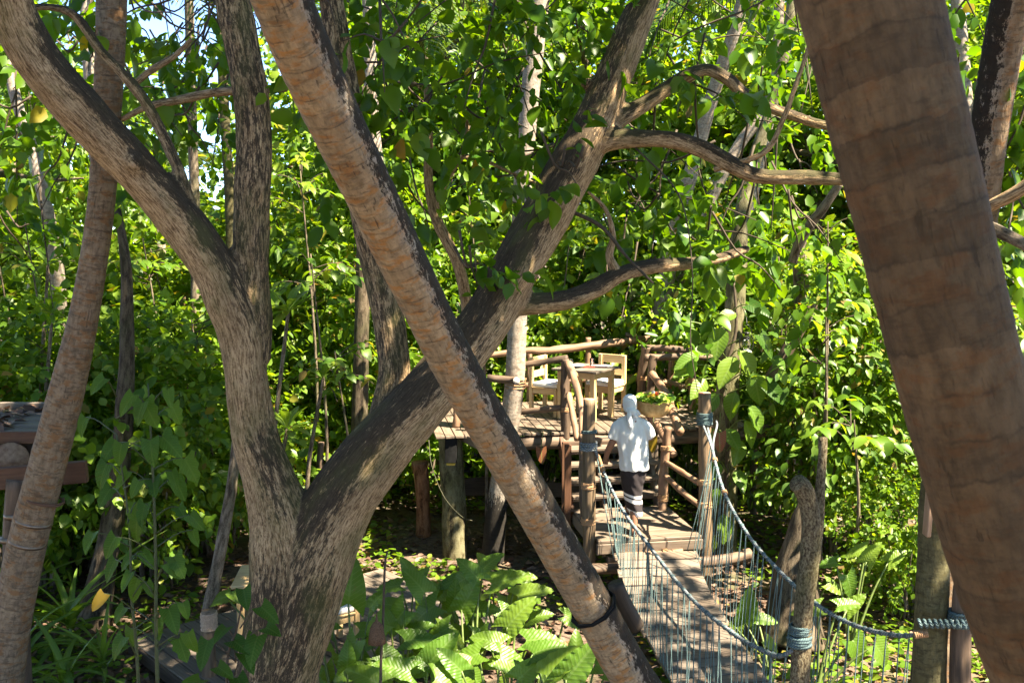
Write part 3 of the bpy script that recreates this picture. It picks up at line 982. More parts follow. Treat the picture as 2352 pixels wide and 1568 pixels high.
# railing, left front
def rail(pts, r, mat=LOG, seed=0, name='rail', n=22):
    return log(pts, r, mat, dk, name, seed, max(n, 28), 12, .24, 5.5)
pA = [A(1300, 1012, 13.42), A(1297, 900, 13.40), A(1299, 824, 13.40)]
rail(pA, [.065, .062, .058], LOGDARK, 31, 'rail_post')
rail([A(1196, 838, 13.55), A(1240, 832, 13.50), A(1304, 822, 13.40)], [.042, .045, .048], LOGDARK, 32)
rail([A(1192, 946, 13.55), A(1240, 941, 13.50), A(1300, 935, 13.42)], [.038, .042, .045], LOGDARK, 33)
rail([A(1306, 834, 13.35), A(1322, 880, 13.00), A(1337, 945, 12.60), A(1338, 1010, 12.30)], [.05, .048, .052, .05], LOG, 34, 'hand_rail')
rail([A(1306, 905, 13.32), A(1315, 950, 13.05), A(1326, 1010, 12.80)], [.042, .042, .04], LOG, 35, 'hand_rail')
rail([A(1340, 1000, 12.30), A(1338, 1090, 12.20), A(1340, 1190, 12.15)], [.05, .048, .045], LOGDARK, 36, 'rail_post')
# back railing
rail([A(938, 818, 15.30), A(1005, 832, 15.40), A(1100, 815, 15.60)], [.062, .06, .055], LOGDARK, 37)
rail([A(1100, 818, 15.65), A(1205, 806, 15.70), A(1262, 805, 15.75), A(1365, 793, 16.0), A(1455, 782, 16.1), A(1500, 775, 16.15), A(1563, 763, 16.2)], [.05, .055, .06, .066, .062, .058, .05], LOG, 38, n=40)
rail([A(1438, 768, 16.2), A(1455, 772, 16.15), A(1470, 780, 16.1)], [.045, .05, .04], LOGDARK, 39)
for (u, v0, v1) in ((1350, 775, 925), (1215, 810, 925)):
    rail([A(u, v1, 16.0), A(u + 1, v0, 16.0)], [.048, .045], LOG, u, 'rail_post')
rail([A(1200, 885, 15.75), A(1330, 872, 16.0), A(1460, 868, 16.1), A(1500, 872, 16.1)], [.045, .05, .055, .05], LOG, 41)
rail([A(1240, 925, 16), A(1330, 918, 16.1), A(1440, 916, 16.1)], [.07, .07, .07], LOG, 42, 'kick_log')
# right side railing
rail([A(1472, 930, 15.10), A(1476, 850, 15.00), A(1484, 795, 14.90)], [.075, .072, .065], LOGDARK, 43, 'rail_post')
rail([A(1493, 925, 14.70), A(1497, 850, 14.70), A(1502, 815, 14.70)], [.06, .058, .055], LOGDARK, 44, 'rail_post')
rail([A(1478, 800, 15.00), A(1520, 799, 14.90), A(1548, 802, 14.80), A(1600, 808, 14.70)], [.05, .048, .055, .05], LOGDARK, 45)
rail([A(1481, 822, 14.75), A(1530, 820, 14.75), A(1592, 818, 14.70), A(1640, 822, 14.70)], [.055, .05, .05, .045], LOGDARK, 46)
rail([A(1502, 872, 15.10), A(1560, 885, 15.20), A(1600, 893, 15.20), A(1650, 905, 15.00)], [.05, .05, .048, .045], LOG, 47)
rail([A(1543, 935, 15.40), A(1540, 880, 15.40), A(1545, 800, 15.40)], [.055, .05, .048], LOG, 48, 'rail_post')
rail([A(1590, 940, 14.80), A(1590, 880, 14.80), A(1594, 825, 14.80)], [.05, .05, .045], LOG, 49, 'rail_post')
rail([A(1498, 858, 14.60), A(1530, 905, 13.90), A(1546, 950, 13.30), A(1562, 992, 12.85)], [.055, .055, .058, .06], LOG, 50, 'hand_rail')
rail([A(1508, 972, 13.40), A(1530, 1010, 13.10), A(1548, 1045, 12.85)], [.048, .05, .05], LOG, 51, 'brace_log')
rail([W(1.14, 1.12, ZL - .1), W(1.16, 1.14, 1.5), W(1.20, 1.12, 2.06)], [.06, .058, .055], LOG, 52, 'rail_post', 26)
lashing(W(1.17, 1.13, 1.78), (0, 0, 1), .066, dk, .06, 5)
lashing(W(1.15, 1.13, 1.12), (0, 0, 1), .068, dk, .09, 7)
rail([W(1.17, 1.1, 1.60), W(1.25, .6, 1.56), W(1.34, .18, 1.52)], [.032, .036, .034], LOG, 53)
rail([W(1.16, 1.1, 1.42), W(1.26, .6, 1.30), W(1.35, .18, 1.24)], [.034, .038, .036], LOG, 54)
rail([A(1048, 980, 13.70), A(1052, 880, 13.70)], [.055, .05], LOG, 55, 'rail_post')
for p, ax in ((A(1350, 796, 16.0), (1, 0, .05)), (A(1502, 772, 16.15), (1, 0, .1)), (A(1545, 803, 15.35), (1, 0, 0)), (A(1000, 832, 15.40), (1, 0, 0)), (A(1543, 884, 15.30), (1, 0, 0)), (A(1478, 868, 15.00), (0, 0, 1)), (A(1299, 940, 13.40), (0, 0, 1)), (A(1316, 862, 13.20), (.3, -.5, -1))):
    lashing(p, ax, .064, dk, .06, 5, wire=.007)
board(A(1560, 955, 14.40), A(1622, 972, 14.40), .22, .03, DECKGREY, dk, 'loose_board')
# supports below
def support(u0, v0, u1, v1, d, r0, r1, mat, label, seed, name='support_trunk'):
    p = A(u0, v0, d); q = A(u1, v1, d); p.z = min(p.z, -.15)
    t = thing(name, label, 'post', (p.x, p.y, 0))
    MB().add(*tube([p, p.lerp(q, .5) + Vector((.03, 0, 0)), q], [r0 * 1.2, r0, r1], 30, 16, knobbly(seed, .16, 1.8))).build('trunk', mat, t, off=t.location)
    return t
support(1046, 1330, 1030, 990, 13.7, .165, .17, PATCHY, 'thick mossy trunk propping up the left end of the deck', 61)
support(972, 1260, 964, 1060, 14.6, .10, .13, REDBARK, 'short reddish stump log hanging under the deck', 62)
for (p, q, ww, wz, m) in ((A(1065, 1118, 14.00), A(1180, 1112, 14.40), .05, .26, DARKWOOD), (A(1230, 1120, 14.00), A(1340, 1128, 13.20), .05, .20, DARKWOOD), (A(1230, 1180, 14.00), A(1345, 1160, 13.20), .05, .12, DARKWOOD)):
    board(p, q, ww, wz, m, dk, 'cross_beam')
t = thing('lamp_box', 'small black lamp box hung under the left end of the deck', 'lamp', A(1038, 1040, 13.30))
hs_ = MB().add(*beam_between(A(1036, 1060, 13.25), A(1036, 1005, 13.25), .17, .16)).build('housing', BLACK, t, False, t.location)
MB().add(*beam_between(A(1036, 1066, 13.25), A(1036, 1061, 13.25), .13, .12)).build('lens_plate', plain('amber_lens', (.5, .33, .05), .3), hs_, False, t.location)

# ------------------------------------------------------------------ furniture
def obox(root, name, c, sx, sy, sz, rz, mat, b=.005, grain='z'):
    V, Fc = bevel_box(sx, sy, sz, b)
    V = np.asarray(V)
    at = V[:, [0, 1, 2]] if grain == 'z' else (V[:, [1, 2, 0]] if grain == 'x' else V[:, [0, 2, 1]])
    M = Matrix.Translation(Vector(c)) @ Matrix.Rotation(rz, 4, 'Z')
    return MB().add(xf(V, M), Fc, at).build(name, mat, root, False)

TC = Vector((1.085, 14.42, ZD))
TA = math.atan2(.83, .55)             # the table's x axis
tb = thing('dining_table', 'square pale pine table laid for two on the deck', 'table', TC, TA)
for sx in (-.27, .27):
    for sy in (-.27, .27):
        obox(tb, 'leg', (sx, sy, .355), .075, .075, .71, 0, PINE)
obox(tb, 'tabletop', (0, 0, .735), .74, .74, .03, 0, DECKGREY, grain='x')
for s in (-.285, .285):
    obox(tb, 'apron', (0, s, .665), .46, .03, .09, 0, PINE, grain='x')
    obox(tb, 'apron', (s, 0, .665), .03, .46, .09, 0, PINE, grain='y')

def chair(label, loc, facing, dx=0):
    t = thing('wooden_chair', label, 'chair', loc, math.atan2(facing[1], facing[0]) - math.pi / 2, 'pale pine chairs at the dining table')
    # local: +y is the way the sitter faces, backrest at y = 0
    for s in (-.20, .20):
        obox(t, 'rear_leg', (s, 0, .43), .06, .055, .86, 0, PINE)
        obox(t, 'front_leg', (s, .42, .205), .06, .055, .41, 0, PINE)
        obox(t, 'side_rail', (s, .21, .37), .03, .36, .08, 0, PINE, grain='y')
    obox(t, 'back_slat', (0, -.004, .80), .455, .03, .125, 0, PINE, grain='x')
    obox(t, 'back_slat', (0, -.002, .605), .345, .025, .10, 0, PINE, grain='x')
    obox(t, 'front_rail', (0, .42, .37), .34, .03, .08, 0, PINE, grain='x')
    obox(t, 'seat', (0, .22, .422), .46, .44, .02, 0, PINE, grain='x')
    V, Fc = bevel_box(.44, .42, .06, .022)
    MB().add(xf(V, Matrix.Translation((0, .235, .465))), Fc).build('cushion', CUSHION, t)
    return t
chair('pale pine chair with white cushion on the far right side of the table', (1.53, 15.04, ZD), (-.55, -.83))
chair('pale pine chair with white cushion left of the table', (.395, 14.83, ZD), (.85, -.53))

def lathe(prof, k=20):
    V, Fc = [], []
    for r, z in prof:
        for j in range(k):
            a = j * 2 * math.pi / k
            V.append((r * math.cos(a), r * math.sin(a), z))
    for i in range(len(prof) - 1):
        for j in range(k):
            Fc.append((i * k + j, i * k + (j + 1) % k, (i + 1) * k + (j + 1) % k, (i + 1) * k + j))
    Fc.append(tuple(range(k))[::-1])
    Fc.append(tuple((len(prof) - 1) * k + j for j in range(k)))
    return V, Fc

glm, nt_, b_, o_ = newmat('clear_glass')
b_.inputs['Transmission Weight'].default_value = 1.0
b_.inputs['Roughness'].default_value = 0.02
b_.inputs['Base Color'].default_value = (.95, .98, .97, 1)
PORC = plain('white_porcelain', (.78, .78, .76), .25, .02, bstr=0)
ZT = ZD + .752
def small(name, label, cat, V, Fc, loc, mat, group=None, smooth=True):
    o = link(name, MB().add(V, Fc).mesh(name, mat, smooth))
    o.location = loc
    return tag(o, label, cat, group)
gl = lathe([(.028, 0), (.034, .004), (.036, .115), (.033, .115), (.030, .012), (.001, .012)])
for i, (lx, ly, lab) in enumerate(((-.10, .20, 'empty clear drinking glass on the table by the left chair'), (.14, -.02, 'clear drinking glass near the middle of the table'))):
    p = TC + Matrix.Rotation(TA, 3, 'Z') @ Vector((lx, ly, 0))
    small('drinking_glass', lab, 'glass', *gl, (p.x, p.y, ZT), glm, 'drinking glasses on the dining table')
pl = lathe([(.05, 0), (.06, .003), (.105, .014), (.107, .017), (.10, .014), (.055, .006), (.001, .006)], 28)
for (lx, ly, lab) in ((.02, .17, 'white plate on the table in front of the left chair'), (.20, -.22, 'white plate at the right corner of the table')):
    p = TC + Matrix.Rotation(TA, 3, 'Z') @ Vector((lx, ly, 0))
    small('dinner_plate', lab, 'plate', *pl, (p.x, p.y, ZT), PORC, 'plates on the dining table')
V, Fc = bevel_box(.24, .13, .022, .008)
p = TC + Matrix.Rotation(TA, 3, 'Z') @ Vector((.12, -.15, .0))
o = small('folded_napkin', 'folded pale pink napkin on the dining table', 'napkin', V, Fc, (p.x, p.y, ZT + .011), plain('pink_cloth', (.62, .36, .33), .9, .1, 90))
V, Fc = bevel_box(.17, .03, .02, .006)
p = TC + Matrix.Rotation(TA, 3, 'Z') @ Vector((-.03, -.06, .0))
o = small('red_napkin', 'rolled red napkin on the dining table', 'napkin', V, Fc, (p.x, p.y, ZT + .010), plain('red_cloth', (.50, .10, .07), .9, .1, 90))

# ------------------------------------------------------------------ rope bridge
br = thing('rope_bridge', 'narrow plank footbridge hung from teal ropes leading to the landing', 'bridge', (1.6, 9.5, 0))
# centre line of the walkway: near end to landing
cl = catmull([W(.62, -.22, .84), (1.75, 10.4, .56), (1.98, 9.05, .32), (2.17, 8.0, .24), (2.36, 7.0, .26), (2.55, 6.0, .32)], 41)
hw = .475
sdir = []
for i in range(len(cl)):
    t = cl[min(i + 1, 40)] - cl[max(i - 1, 0)]
    sdir.append(Vector((-t[1], t[0], 0)).normalized() * 1.0)
arc = np.concatenate([[0], np.cumsum(np.linalg.norm(np.diff(cl, axis=0), axis=1))])
def on_bridge(s):
    i = np.searchsorted(arc, s) - 1
    i = int(min(max(i, 0), 39))
    f = (s - arc[i]) / (arc[i + 1] - arc[i])
    p = Vector(cl[i]).lerp(Vector(cl[i + 1]), f)
    return p, sdir[i].lerp(sdir[i + 1], f).normalized()
s = .06
k = 0
pw = .150
while s < arc[-1] - .1:
    p, x = on_bridge(s)
    e1_, e2_ = hw + random.uniform(-.02, .025), hw + random.uniform(-.02, .025)
    dz = random.uniform(-.006, .006)
    a_, b_ = p - x * e1_ + Vector((0, 0, dz)), p + x * e2_ + Vector((0, 0, -dz))
    # keep the plank's own width along the slope
    q, _ = on_bridge(s + .05)
    fw = (q - p).normalized()
    up = x.cross(fw)
    if up.z < 0: up = -up
    V, Fc, at = beam_between(a_, b_, pw - .012, .032, .005, up)
    MB().add(V, Fc, at).build('plank', DECKGREY if k % 3 else DECK, br, False, br.location)
    s += pw; k += 1
for sg in (-1, 1):
    pts = [Vector(cl[i]) + sdir[i] * (sg * hw * .93) + Vector((0, 0, -.03)) for i in range(0, 41, 2)]
    MB().add(*tube(pts, [.013] * len(pts), 60, 7)).build('edge_rope', ROPE, br, off=br.location)

def handrope(path, lab):
    C = catmull(path, 60)
    MB().add(*tube([Vector(p) for p in C], [.0165] * 60, 90, 10)).build('hand_rope', ROPEGREY, br, off=br.location)
    ar = np.concatenate([[0], np.cumsum(np.linalg.norm(np.diff(C, axis=0), axis=1))])
    s_ = .12
    while s_ < ar[-1]:
        i = min(np.searchsorted(ar, s_), 59)
        ax = unit(C[min(i + 1, 59)] - C[max(i - 1, 0)])
        MB().add(*tube([Vector(C[i] - ax * .02), Vector(C[i]), Vector(C[i] + ax * .02)], [.017, .023 + random.uniform(-.002, .003), .017], 5, 8)).build('rope_knot', ROPE, br, off=br.location)
        s_ += .125
    return C, ar
def edge_at(u, v, sg):
    """where the sight line over (u, v) stands above the walkway's edge"""
    best = None
    for i in range(400):
        d = 5.9 + i * .014
        j = int(np.argmin(np.abs(cl[:, 1] - d)))
        ex = cl[j][0] + sg * hw * .97
        p = A(u, v, d)
        if best is None or abs(p.x - ex) < best[0]: best = (abs(p.x - ex), p)
    return best[1]
lh = [Vector((*W(-.06, .0, 0).xy, 2.05))] + [edge_at(u, v, -1) for u, v in ((1385, 1080), (1430, 1170), (1500, 1265), (1590, 1375), (1690, 1458), (1765, 1498), (1795, 1505), (1822, 1492))]
rh = [Vector((*W(1.33, .05, 0).xy, 2.25))] + [edge_at(u, v, 1) for u, v in ((1660, 1120), (1720, 1230), (1800, 1320), (1880, 1390), (1960, 1434), (2050, 1457), (2110, 1455), (2190, 1428))]
DT, DM = lh[-1].y + .02, rh[-1].y + .12
LC, lar = handrope(lh, 'l')
RC, rar = handrope(rh, 'r')
# hangers: thin cords in narrow V pairs between hand rope and walkway edge
def hangers(C, ar, sg, n):
    for j in range(n):
        f = (j + .6) / n
        i = int(min(59, np.searchsorted(ar, ar[-1] * (0.05 + .88 * f))))
        top = Vector(C[i])
        y = top.y
        # walkway edge abreast of the hanger, along the bridge
        sb = arc[-1] * min(.98, max(0.01, (11.25 - y) / (11.25 - 6.0)))
        for dd in (-.045, .045):
            p, x = on_bridge(min(arc[-1] - .02, max(.01, sb + dd + random.uniform(-.03, .03))))
            b = p + x * (sg * hw * .96) + Vector((0, 0, -.01))
            mid = top.lerp(b, .55) + Vector((random.uniform(-.02, .02), random.uniform(-.02, .02), 0))
            MB().add(*tube([top, mid, b], [.0042] * 3, 7, 4, caps=False)).build('hanger_cord', ROPETHIN, br, off=br.location)
hangers(LC, lar, -1, 36)
hangers(RC, rar, 1, 34)
# bindings and eye loops near the ends
for (C, q, m_, h_, n_) in ((LC, 4, COIR, .13, 9), (RC, 4, COIR, .05, 4), (RC, 8, COIR, .05, 4), (LC, 7, COIR, .06, 5)):
    lashing(C[q], C[q + 1] - C[q - 1], .026, br, h_, n_, m_, 'binding', .006)
for post, C, zc in ((lp0, LC, 2.07), (rp0, RC, 2.30)):
    c = Vector((post.x, post.y, zc))
    e = Vector(C[3])
    for sg in (-1, 1):
        off = Vector((sg * .09, -.02, 0))
        MB().add(*tube([c + off + Vector((0, .02, .02)), c + off * .9 + Vector((0, -.07, -.02)), c.lerp(e, .6) + off * .3, e], [.013] * 4, 16, 7)).build('rope_strand', ROPEGREY, br, off=br.location)
for (p, q) in ((Vector(LC[2]), W(.12, -.22, .80)), (Vector(RC[3]), W(1.0, -.23, .82)), (Vector(RC[3]), W(1.12, -.24, .80)), (W(1.05, -.25, .84), W(1.12, -.45, .80))):
    MB().add(*tube([p, q], [.006, .006], 4, 5)).build('guy_cord', ROPETHIN, br, off=br.location)

# forked post that holds the near end of the left hand rope
RS = (DT * .994 + .45) / 8.45 * .80
fp = thing('forked_post', 'knotty forked tree post wrapped with teal rope beside the bridge', 'post', (A(1838, 1500, DT).x, DT, 0))
q0 = A(1838, 1500, DT +0.000)
mb = MB()
mb.add(*tube([Vector((q0.x - .02, DT, -.2)), A(1836, 1568, DT +0.000), A(1845, 1400, DT +0.008), A(1860, 1280, DT +0.024), A(1862, 1200, DT +0.024), A(1853, 1145, DT +0.008), A(1842, 1118, DT -0.016), A(1830, 1108, DT -0.040)], [0.112 * RS, 0.104 * RS, 0.101 * RS, 0.101 * RS, 0.102 * RS, 0.102 * RS, 0.100 * RS, 0.088 * RS], 46, 18, knobbly(71, .13, 4)))
mb.add(*tube([A(1868, 1290, DT +0.040), A(1878, 1190, DT +0.056), A(1885, 1110, DT +0.064), A(1889, 1050, DT +0.072), A(1889, 1004, DT +0.080)], [0.075 * RS, 0.066 * RS, 0.050 * RS, 0.043 * RS, 0.040 * RS], 24, 14, knobbly(72, .10, 5)))
mb.build('trunk', POSTB, fp, off=fp.location)
lashing(A(1836, 1470, DT +0.000), (0, 0, 1), .106 * RS, br, .07, 4, ROPE, 'rope_coil', .017)
lashing(A(1837, 1444, DT +0.000), (0, 0, 1), .103 * RS, br, .06, 5, ROPE, 'rope_coil', .010)

hc = thing('slack_rope', 'thin pale rope hanging slack beside the deck support', 'rope', A(1030, 1100, 12.9))
MB().add(*tube([A(985, 1010, 13.0), A(992, 1070, 12.9), A(1020, 1140, 12.85), A(1060, 1185, 12.9), A(1085, 1195, 13.0)], [.003] * 5, 30, 5)).build('strand', plain('pale_cord', (.12, .115, .07), .8), hc, off=hc.location)

# ------------------------------------------------------------------ big trees
def remesh_union(tubes, voxel, smooth=4):
    V = np.concatenate([t[0] for t in tubes])
    Fc, n = [], 0
    for t in tubes:
        Fc += [tuple(i + n for i in f) for f in t[1]]
        n += len(t[0])
    me = bpy.data.meshes.new('tmp')
    me.from_pydata(V.tolist(), [], Fc)
    o = bpy.data.objects.new('tmp', me)
    COL.objects.link(o)
    m = o.modifiers.new('r', 'REMESH')
    m.mode = 'VOXEL'; m.voxel_size = voxel
    if smooth:
        s = o.modifiers.new('s', 'SMOOTH'); s.factor = .5; s.iterations = smooth
    dg = bpy.context.evaluated_depsgraph_get()
    ev = o.evaluated_get(dg)
    m2 = bpy.data.meshes.new_from_object(ev)
    bpy.data.objects.remove(o)
    bpy.data.meshes.remove(me)
    n = len(m2.vertices)
    co = np.zeros(n * 3, dtype=np.float32); m2.vertices.foreach_get('co', co)
    return m2, co.reshape(-1, 3).astype(float)

def set_attr(me, name, typ, arr):
    a = me.attributes.new(name, typ, 'POINT')
    a.data.foreach_set('vector' if typ == 'FLOAT_VECTOR' else 'value', np.ascontiguousarray(arr, dtype=np.float32).ravel())

def axis_coords(co, axes):
    """bark coordinates from the nearest limb axis: offset in the limb's own frame and length along it"""
    CC, XX, YY, SS, RR, KK = [], [], [], [], [], []
    for k, (path, radii, n) in enumerate(axes):
        C = catmull(np.array([tuple(p) for p in path]), n)
        T, X, Y = frames(C)
        s = np.concatenate([[0], np.cumsum(np.linalg.norm(np.diff(C, axis=0), axis=1))])
        CC.append(C); XX.append(X); YY.append(Y); SS.append(s + k * 1.37); KK.append(np.full(n, k))
        RR.append(np.interp(np.linspace(0, len(path) - 1, n), np.arange(len(path)), radii))
    C, X, Y, S, R = map(np.concatenate, (CC, XX, YY, SS, RR))
    out = np.zeros_like(co)
    tan = np.zeros_like(co)
    which = np.zeros(len(co), int)
    KK = np.concatenate(KK)
    st = 0
    T = np.cross(X, Y)
    while st < len(co):
        P = co[st:st + 4000]
        d = np.linalg.norm(P[:, None, :] - C[None], axis=2) - R[None]
        i = d.argmin(1)
        off = P - C[i]
        along = (off * T[i]).sum(1)
        x, y = (off * X[i]).sum(1), (off * Y[i]).sum(1)
        out[st:st + 4000] = np.stack([x, y, S[i] + along], 1)
        tan[st:st + 4000] = T[i]
        which[st:st + 4000] = KK[i]
        st += 4000
    return out, tan, which

def px(r, d): return r / F * d      # a radius measured on the survey at distance d

# --- forked tree
D0 = 7.6
def pt(u, v, d, w): return (A(u, v, d), px(w / 2, d))
base = [pt(612, 2050, 7.45, 300), pt(618, 1800, 7.45, 225), pt(632, 1568, 7.5, 195)]
left = base + [pt(655, 1400, 7.5, 190), pt(655, 1240, 7.52, 165), pt(622, 1110, 7.55, 118), pt(583, 990, 7.6, 105), pt(565, 870, 7.62, 98), pt(553, 780, 7.62, 100), pt(530, 705, 7.6, 104),
        pt(482, 600, 7.55, 98), pt(415, 505, 7.5, 100), pt(335, 415, 7.4, 96), pt(265, 340, 7.3, 102), pt(190, 260, 7.2, 108), pt(110, 170, 7.1, 106), pt(45, 70, 7.0, 102), pt(5, -40, 6.9, 98), pt(-40, -200, 6.8, 88)]
right = base + [pt(680, 1420, 7.5, 190), pt(722, 1280, 7.52, 185), pt(785, 1150, 7.56, 165), pt(870, 1030, 7.65, 148), pt(960, 930, 7.75, 132), pt(1050, 825, 7.9, 122), pt(1130, 715, 8.05, 118), pt(1195, 600, 8.15, 114),
         pt(1255, 490, 8.25, 112), pt(1320, 375, 8.35, 108), pt(1372, 270, 8.45, 92), pt(1412, 170, 8.5, 84), pt(1452, 70, 8.55, 76), pt(1490, -20, 8.6, 70), pt(1535, -160, 8.7, 60)]
upright = [pt(583, 830, 7.66, 78), pt(584, 730, 7.7, 80), pt(577, 610, 7.72, 80), pt(577, 480, 7.74, 82), pt(582, 360, 7.76, 80), pt(578, 250, 7.78, 78), pt(562, 140, 7.8, 78), pt(545, 50, 7.82, 76), pt(525, -60, 7.85, 70), pt(500, -220, 7.9, 62)]
rear = [pt(860, 1060, 7.72, 80), pt(886, 960, 7.9, 82), pt(904, 860, 8.0, 76), pt(898, 760, 8.05, 76), pt(875, 650, 8.1, 72), pt(845, 520, 8.1, 70), pt(818, 380, 8.12, 66), pt(795, 220, 8.15, 62), pt(772, 80, 8.2, 58), pt(755, -60, 8.25, 52), pt(740, -200, 8.3, 46)]
b1 = [pt(1170, 705, 8.08, 50), pt(1225, 698, 8.15, 50), pt(1300, 690, 8.25, 46), pt(1370, 662, 8.4, 44), pt(1420, 633, 8.5, 38), pt(1490, 612, 8.65, 36), pt(1560, 606, 8.8, 34), pt(1640, 596, 8.95, 26), pt(1720, 570, 9.1, 18)]
b2 = [pt(1345, 345, 8.4, 62), pt(1400, 322, 8.35, 48), pt(1470, 318, 8.3, 42), pt(1550, 322, 8.25, 40), pt(1620, 345, 8.2, 40), pt(1690, 382, 8.1, 40), pt(1745, 405, 8.05, 34), pt(1850, 408, 8.0, 32), pt(1960, 412, 7.9, 28), pt(2080, 380, 7.8, 20)]
b3 = [pt(1385, 300, 8.44, 52), pt(1430, 270, 8.45, 38), pt(1500, 226, 8.5, 34), pt(1570, 182, 8.55, 34), pt(1620, 160, 8.6, 32), pt(1670, 182, 8.6, 30), pt(1720, 226, 8.65, 28), pt(1800, 258, 8.7, 26), pt(1900, 288, 8.75, 22), pt(2000, 300, 8.8, 16)]
b4 = [pt(445, 510, 7.52, 42), pt(430, 450, 7.5, 32), pt(400, 370, 7.5, 28), pt(365, 295, 7.5, 28), pt(330, 230, 7.45, 26), pt(285, 175, 7.4, 26), pt(225, 110, 7.35, 24), pt(160, 30, 7.3, 22), pt(60, 20, 7.2, 18), pt(-40, 60, 7.1, 14)]
axes = [(list(zip(*q))[0], list(zip(*q))[1], 120) for q in (left, right, upright, rear, b1, b2, b3, b4)]
def barkbump(seed):
    return knobbly(seed, .10, 1.6, 1.4)
tubes = [tube(p, r, 90, 18, barkbump(i)) for i, (p, r, n) in enumerate(axes)]
# knots and old branch scars
def knot(u, v, d, rad, out):
    c = A(u, v, d)
    o = Vector(out).normalized()
    return tube([c - o * rad * 1.0, c + o * rad * .2, c + o * rad * .75], [rad * 1.3, rad * .95, rad * .55], 8, 12)
tubes += [knot(588, 838, 7.62, .07, (.4, -1, .2)), knot(305, 372, 7.22, .07, (.3, -.8, .6)), knot(1405, 292, 8.42, .06, (.8, -.5, .5)), knot(985, 975, 7.62, .05, (.2, -1, -.1)), knot(1345, 190, 8.44, .045, (-.3, -1, .1)),
          knot(690, 1500, 7.3, .10, (.5, -1, 0))]
me, co = remesh_union(tubes, .024, 3)
at, tang, which = axis_coords(co, axes)
nm = np.zeros(len(me.vertices) * 3, dtype=np.float32)
me.vertices.foreach_get('normal', nm)
nm = nm.reshape(-1, 3)
disp = np.array([mnoise.noise((a[0] * 26, a[1] * 26, a[2] * 4.0)) * .007 + mnoise.noise((a[0] * 9, a[1] * 9, a[2] * 3.0 + 5)) * .012 for a in at])
co = co + nm * disp[:, None]
ft = thing('forked_tree', 'big grey brown tree forking low into a V of thick bare limbs', 'tree', (-1.78, 7.5, 0))
me.vertices.foreach_set('co', (co - np.array(ft.location)).astype(np.float32).ravel())
me.name = 'trunk'
set_attr(me, 'bark', 'FLOAT_VECTOR', at)
# rain-dark lichen sits on the upper flanks of the sloping limbs
upv = np.array([0, 0, 1.0]) - tang * tang[:, 2:3]
lean_ = np.linalg.norm(upv, axis=1)
upv = unit(upv)
stain_shade = np.clip(((nm * upv).sum(1) + .22) * 1.7, 0, 1) * np.clip(lean_ * 1.9, 0, 1)
stain_shade = np.where((which == 2) | (which == 3), np.maximum(stain_shade, .60), stain_shade)
stain_shade = np.maximum(stain_shade, np.clip((2.5 - co[:, 2]) * 1.1, 0, .74) * np.where(nm[:, 0] > .55, .6, 1))  # foot darkened for moss and deep shade, right flank kept paler as if lit
set_attr(me, 'stain_shade', 'FLOAT', stain_shade)
me.polygons.foreach_set('use_smooth', np.ones(len(me.polygons), dtype=bool))
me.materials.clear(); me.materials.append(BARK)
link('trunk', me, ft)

def branch(pts, mat, root, name='branch', seed=0, n=26, k=8):
    p, r = list(zip(*pts))
    return MB().add(*tube(p, r, n, k, knobbly(seed, .16, 6))).build(name, mat, root, off=root.location)
branch([pt(1640, 390, 8.15, 14), pt(1755, 350, 8.0, 13), pt(1800, 270, 7.95, 12), pt(1830, 190, 7.9, 10), pt(1860, 100, 7.9, 8)], BARK, ft, seed=1)
branch([pt(1425, 640, 8.5, 30), pt(1400, 590, 8.5, 18), pt(1408, 540, 8.5, 14), pt(1390, 480, 8.5, 9), pt(1350, 440, 8.5, 6)], BARK, ft, seed=2)
branch([pt(280, 275, 8.0, 12), pt(340, 245, 8.0, 16), pt(420, 228, 8.0, 20), pt(500, 212, 7.95, 20), pt(580, 210, 7.9, 18), pt(660, 205, 7.9, 12)], BARK, ft, seed=3)
branch([pt(300, 200, 8.1, 14), pt(350, 160, 8.1, 16), pt(400, 130, 8.1, 14), pt(440, 90, 8.1, 10)], BARK, ft, seed=4)
branch([pt(1460, 340, 8.3, 5), pt(1560, 450, 8.0, 3.5), pt(1590, 620, 7.9, 2.8), pt(1586, 780, 7.8, 2.4), pt(1602, 900, 7.8, 2)], G['twig'], ft, 'twig', seed=5)
branch([pt(1300, 480, 8.3, 10), pt(1380, 520, 8.2, 9), pt(1440, 590, 8.1, 7), pt(1500, 650, 8.0, 5)], G['twig'], ft, 'twig', seed=6)

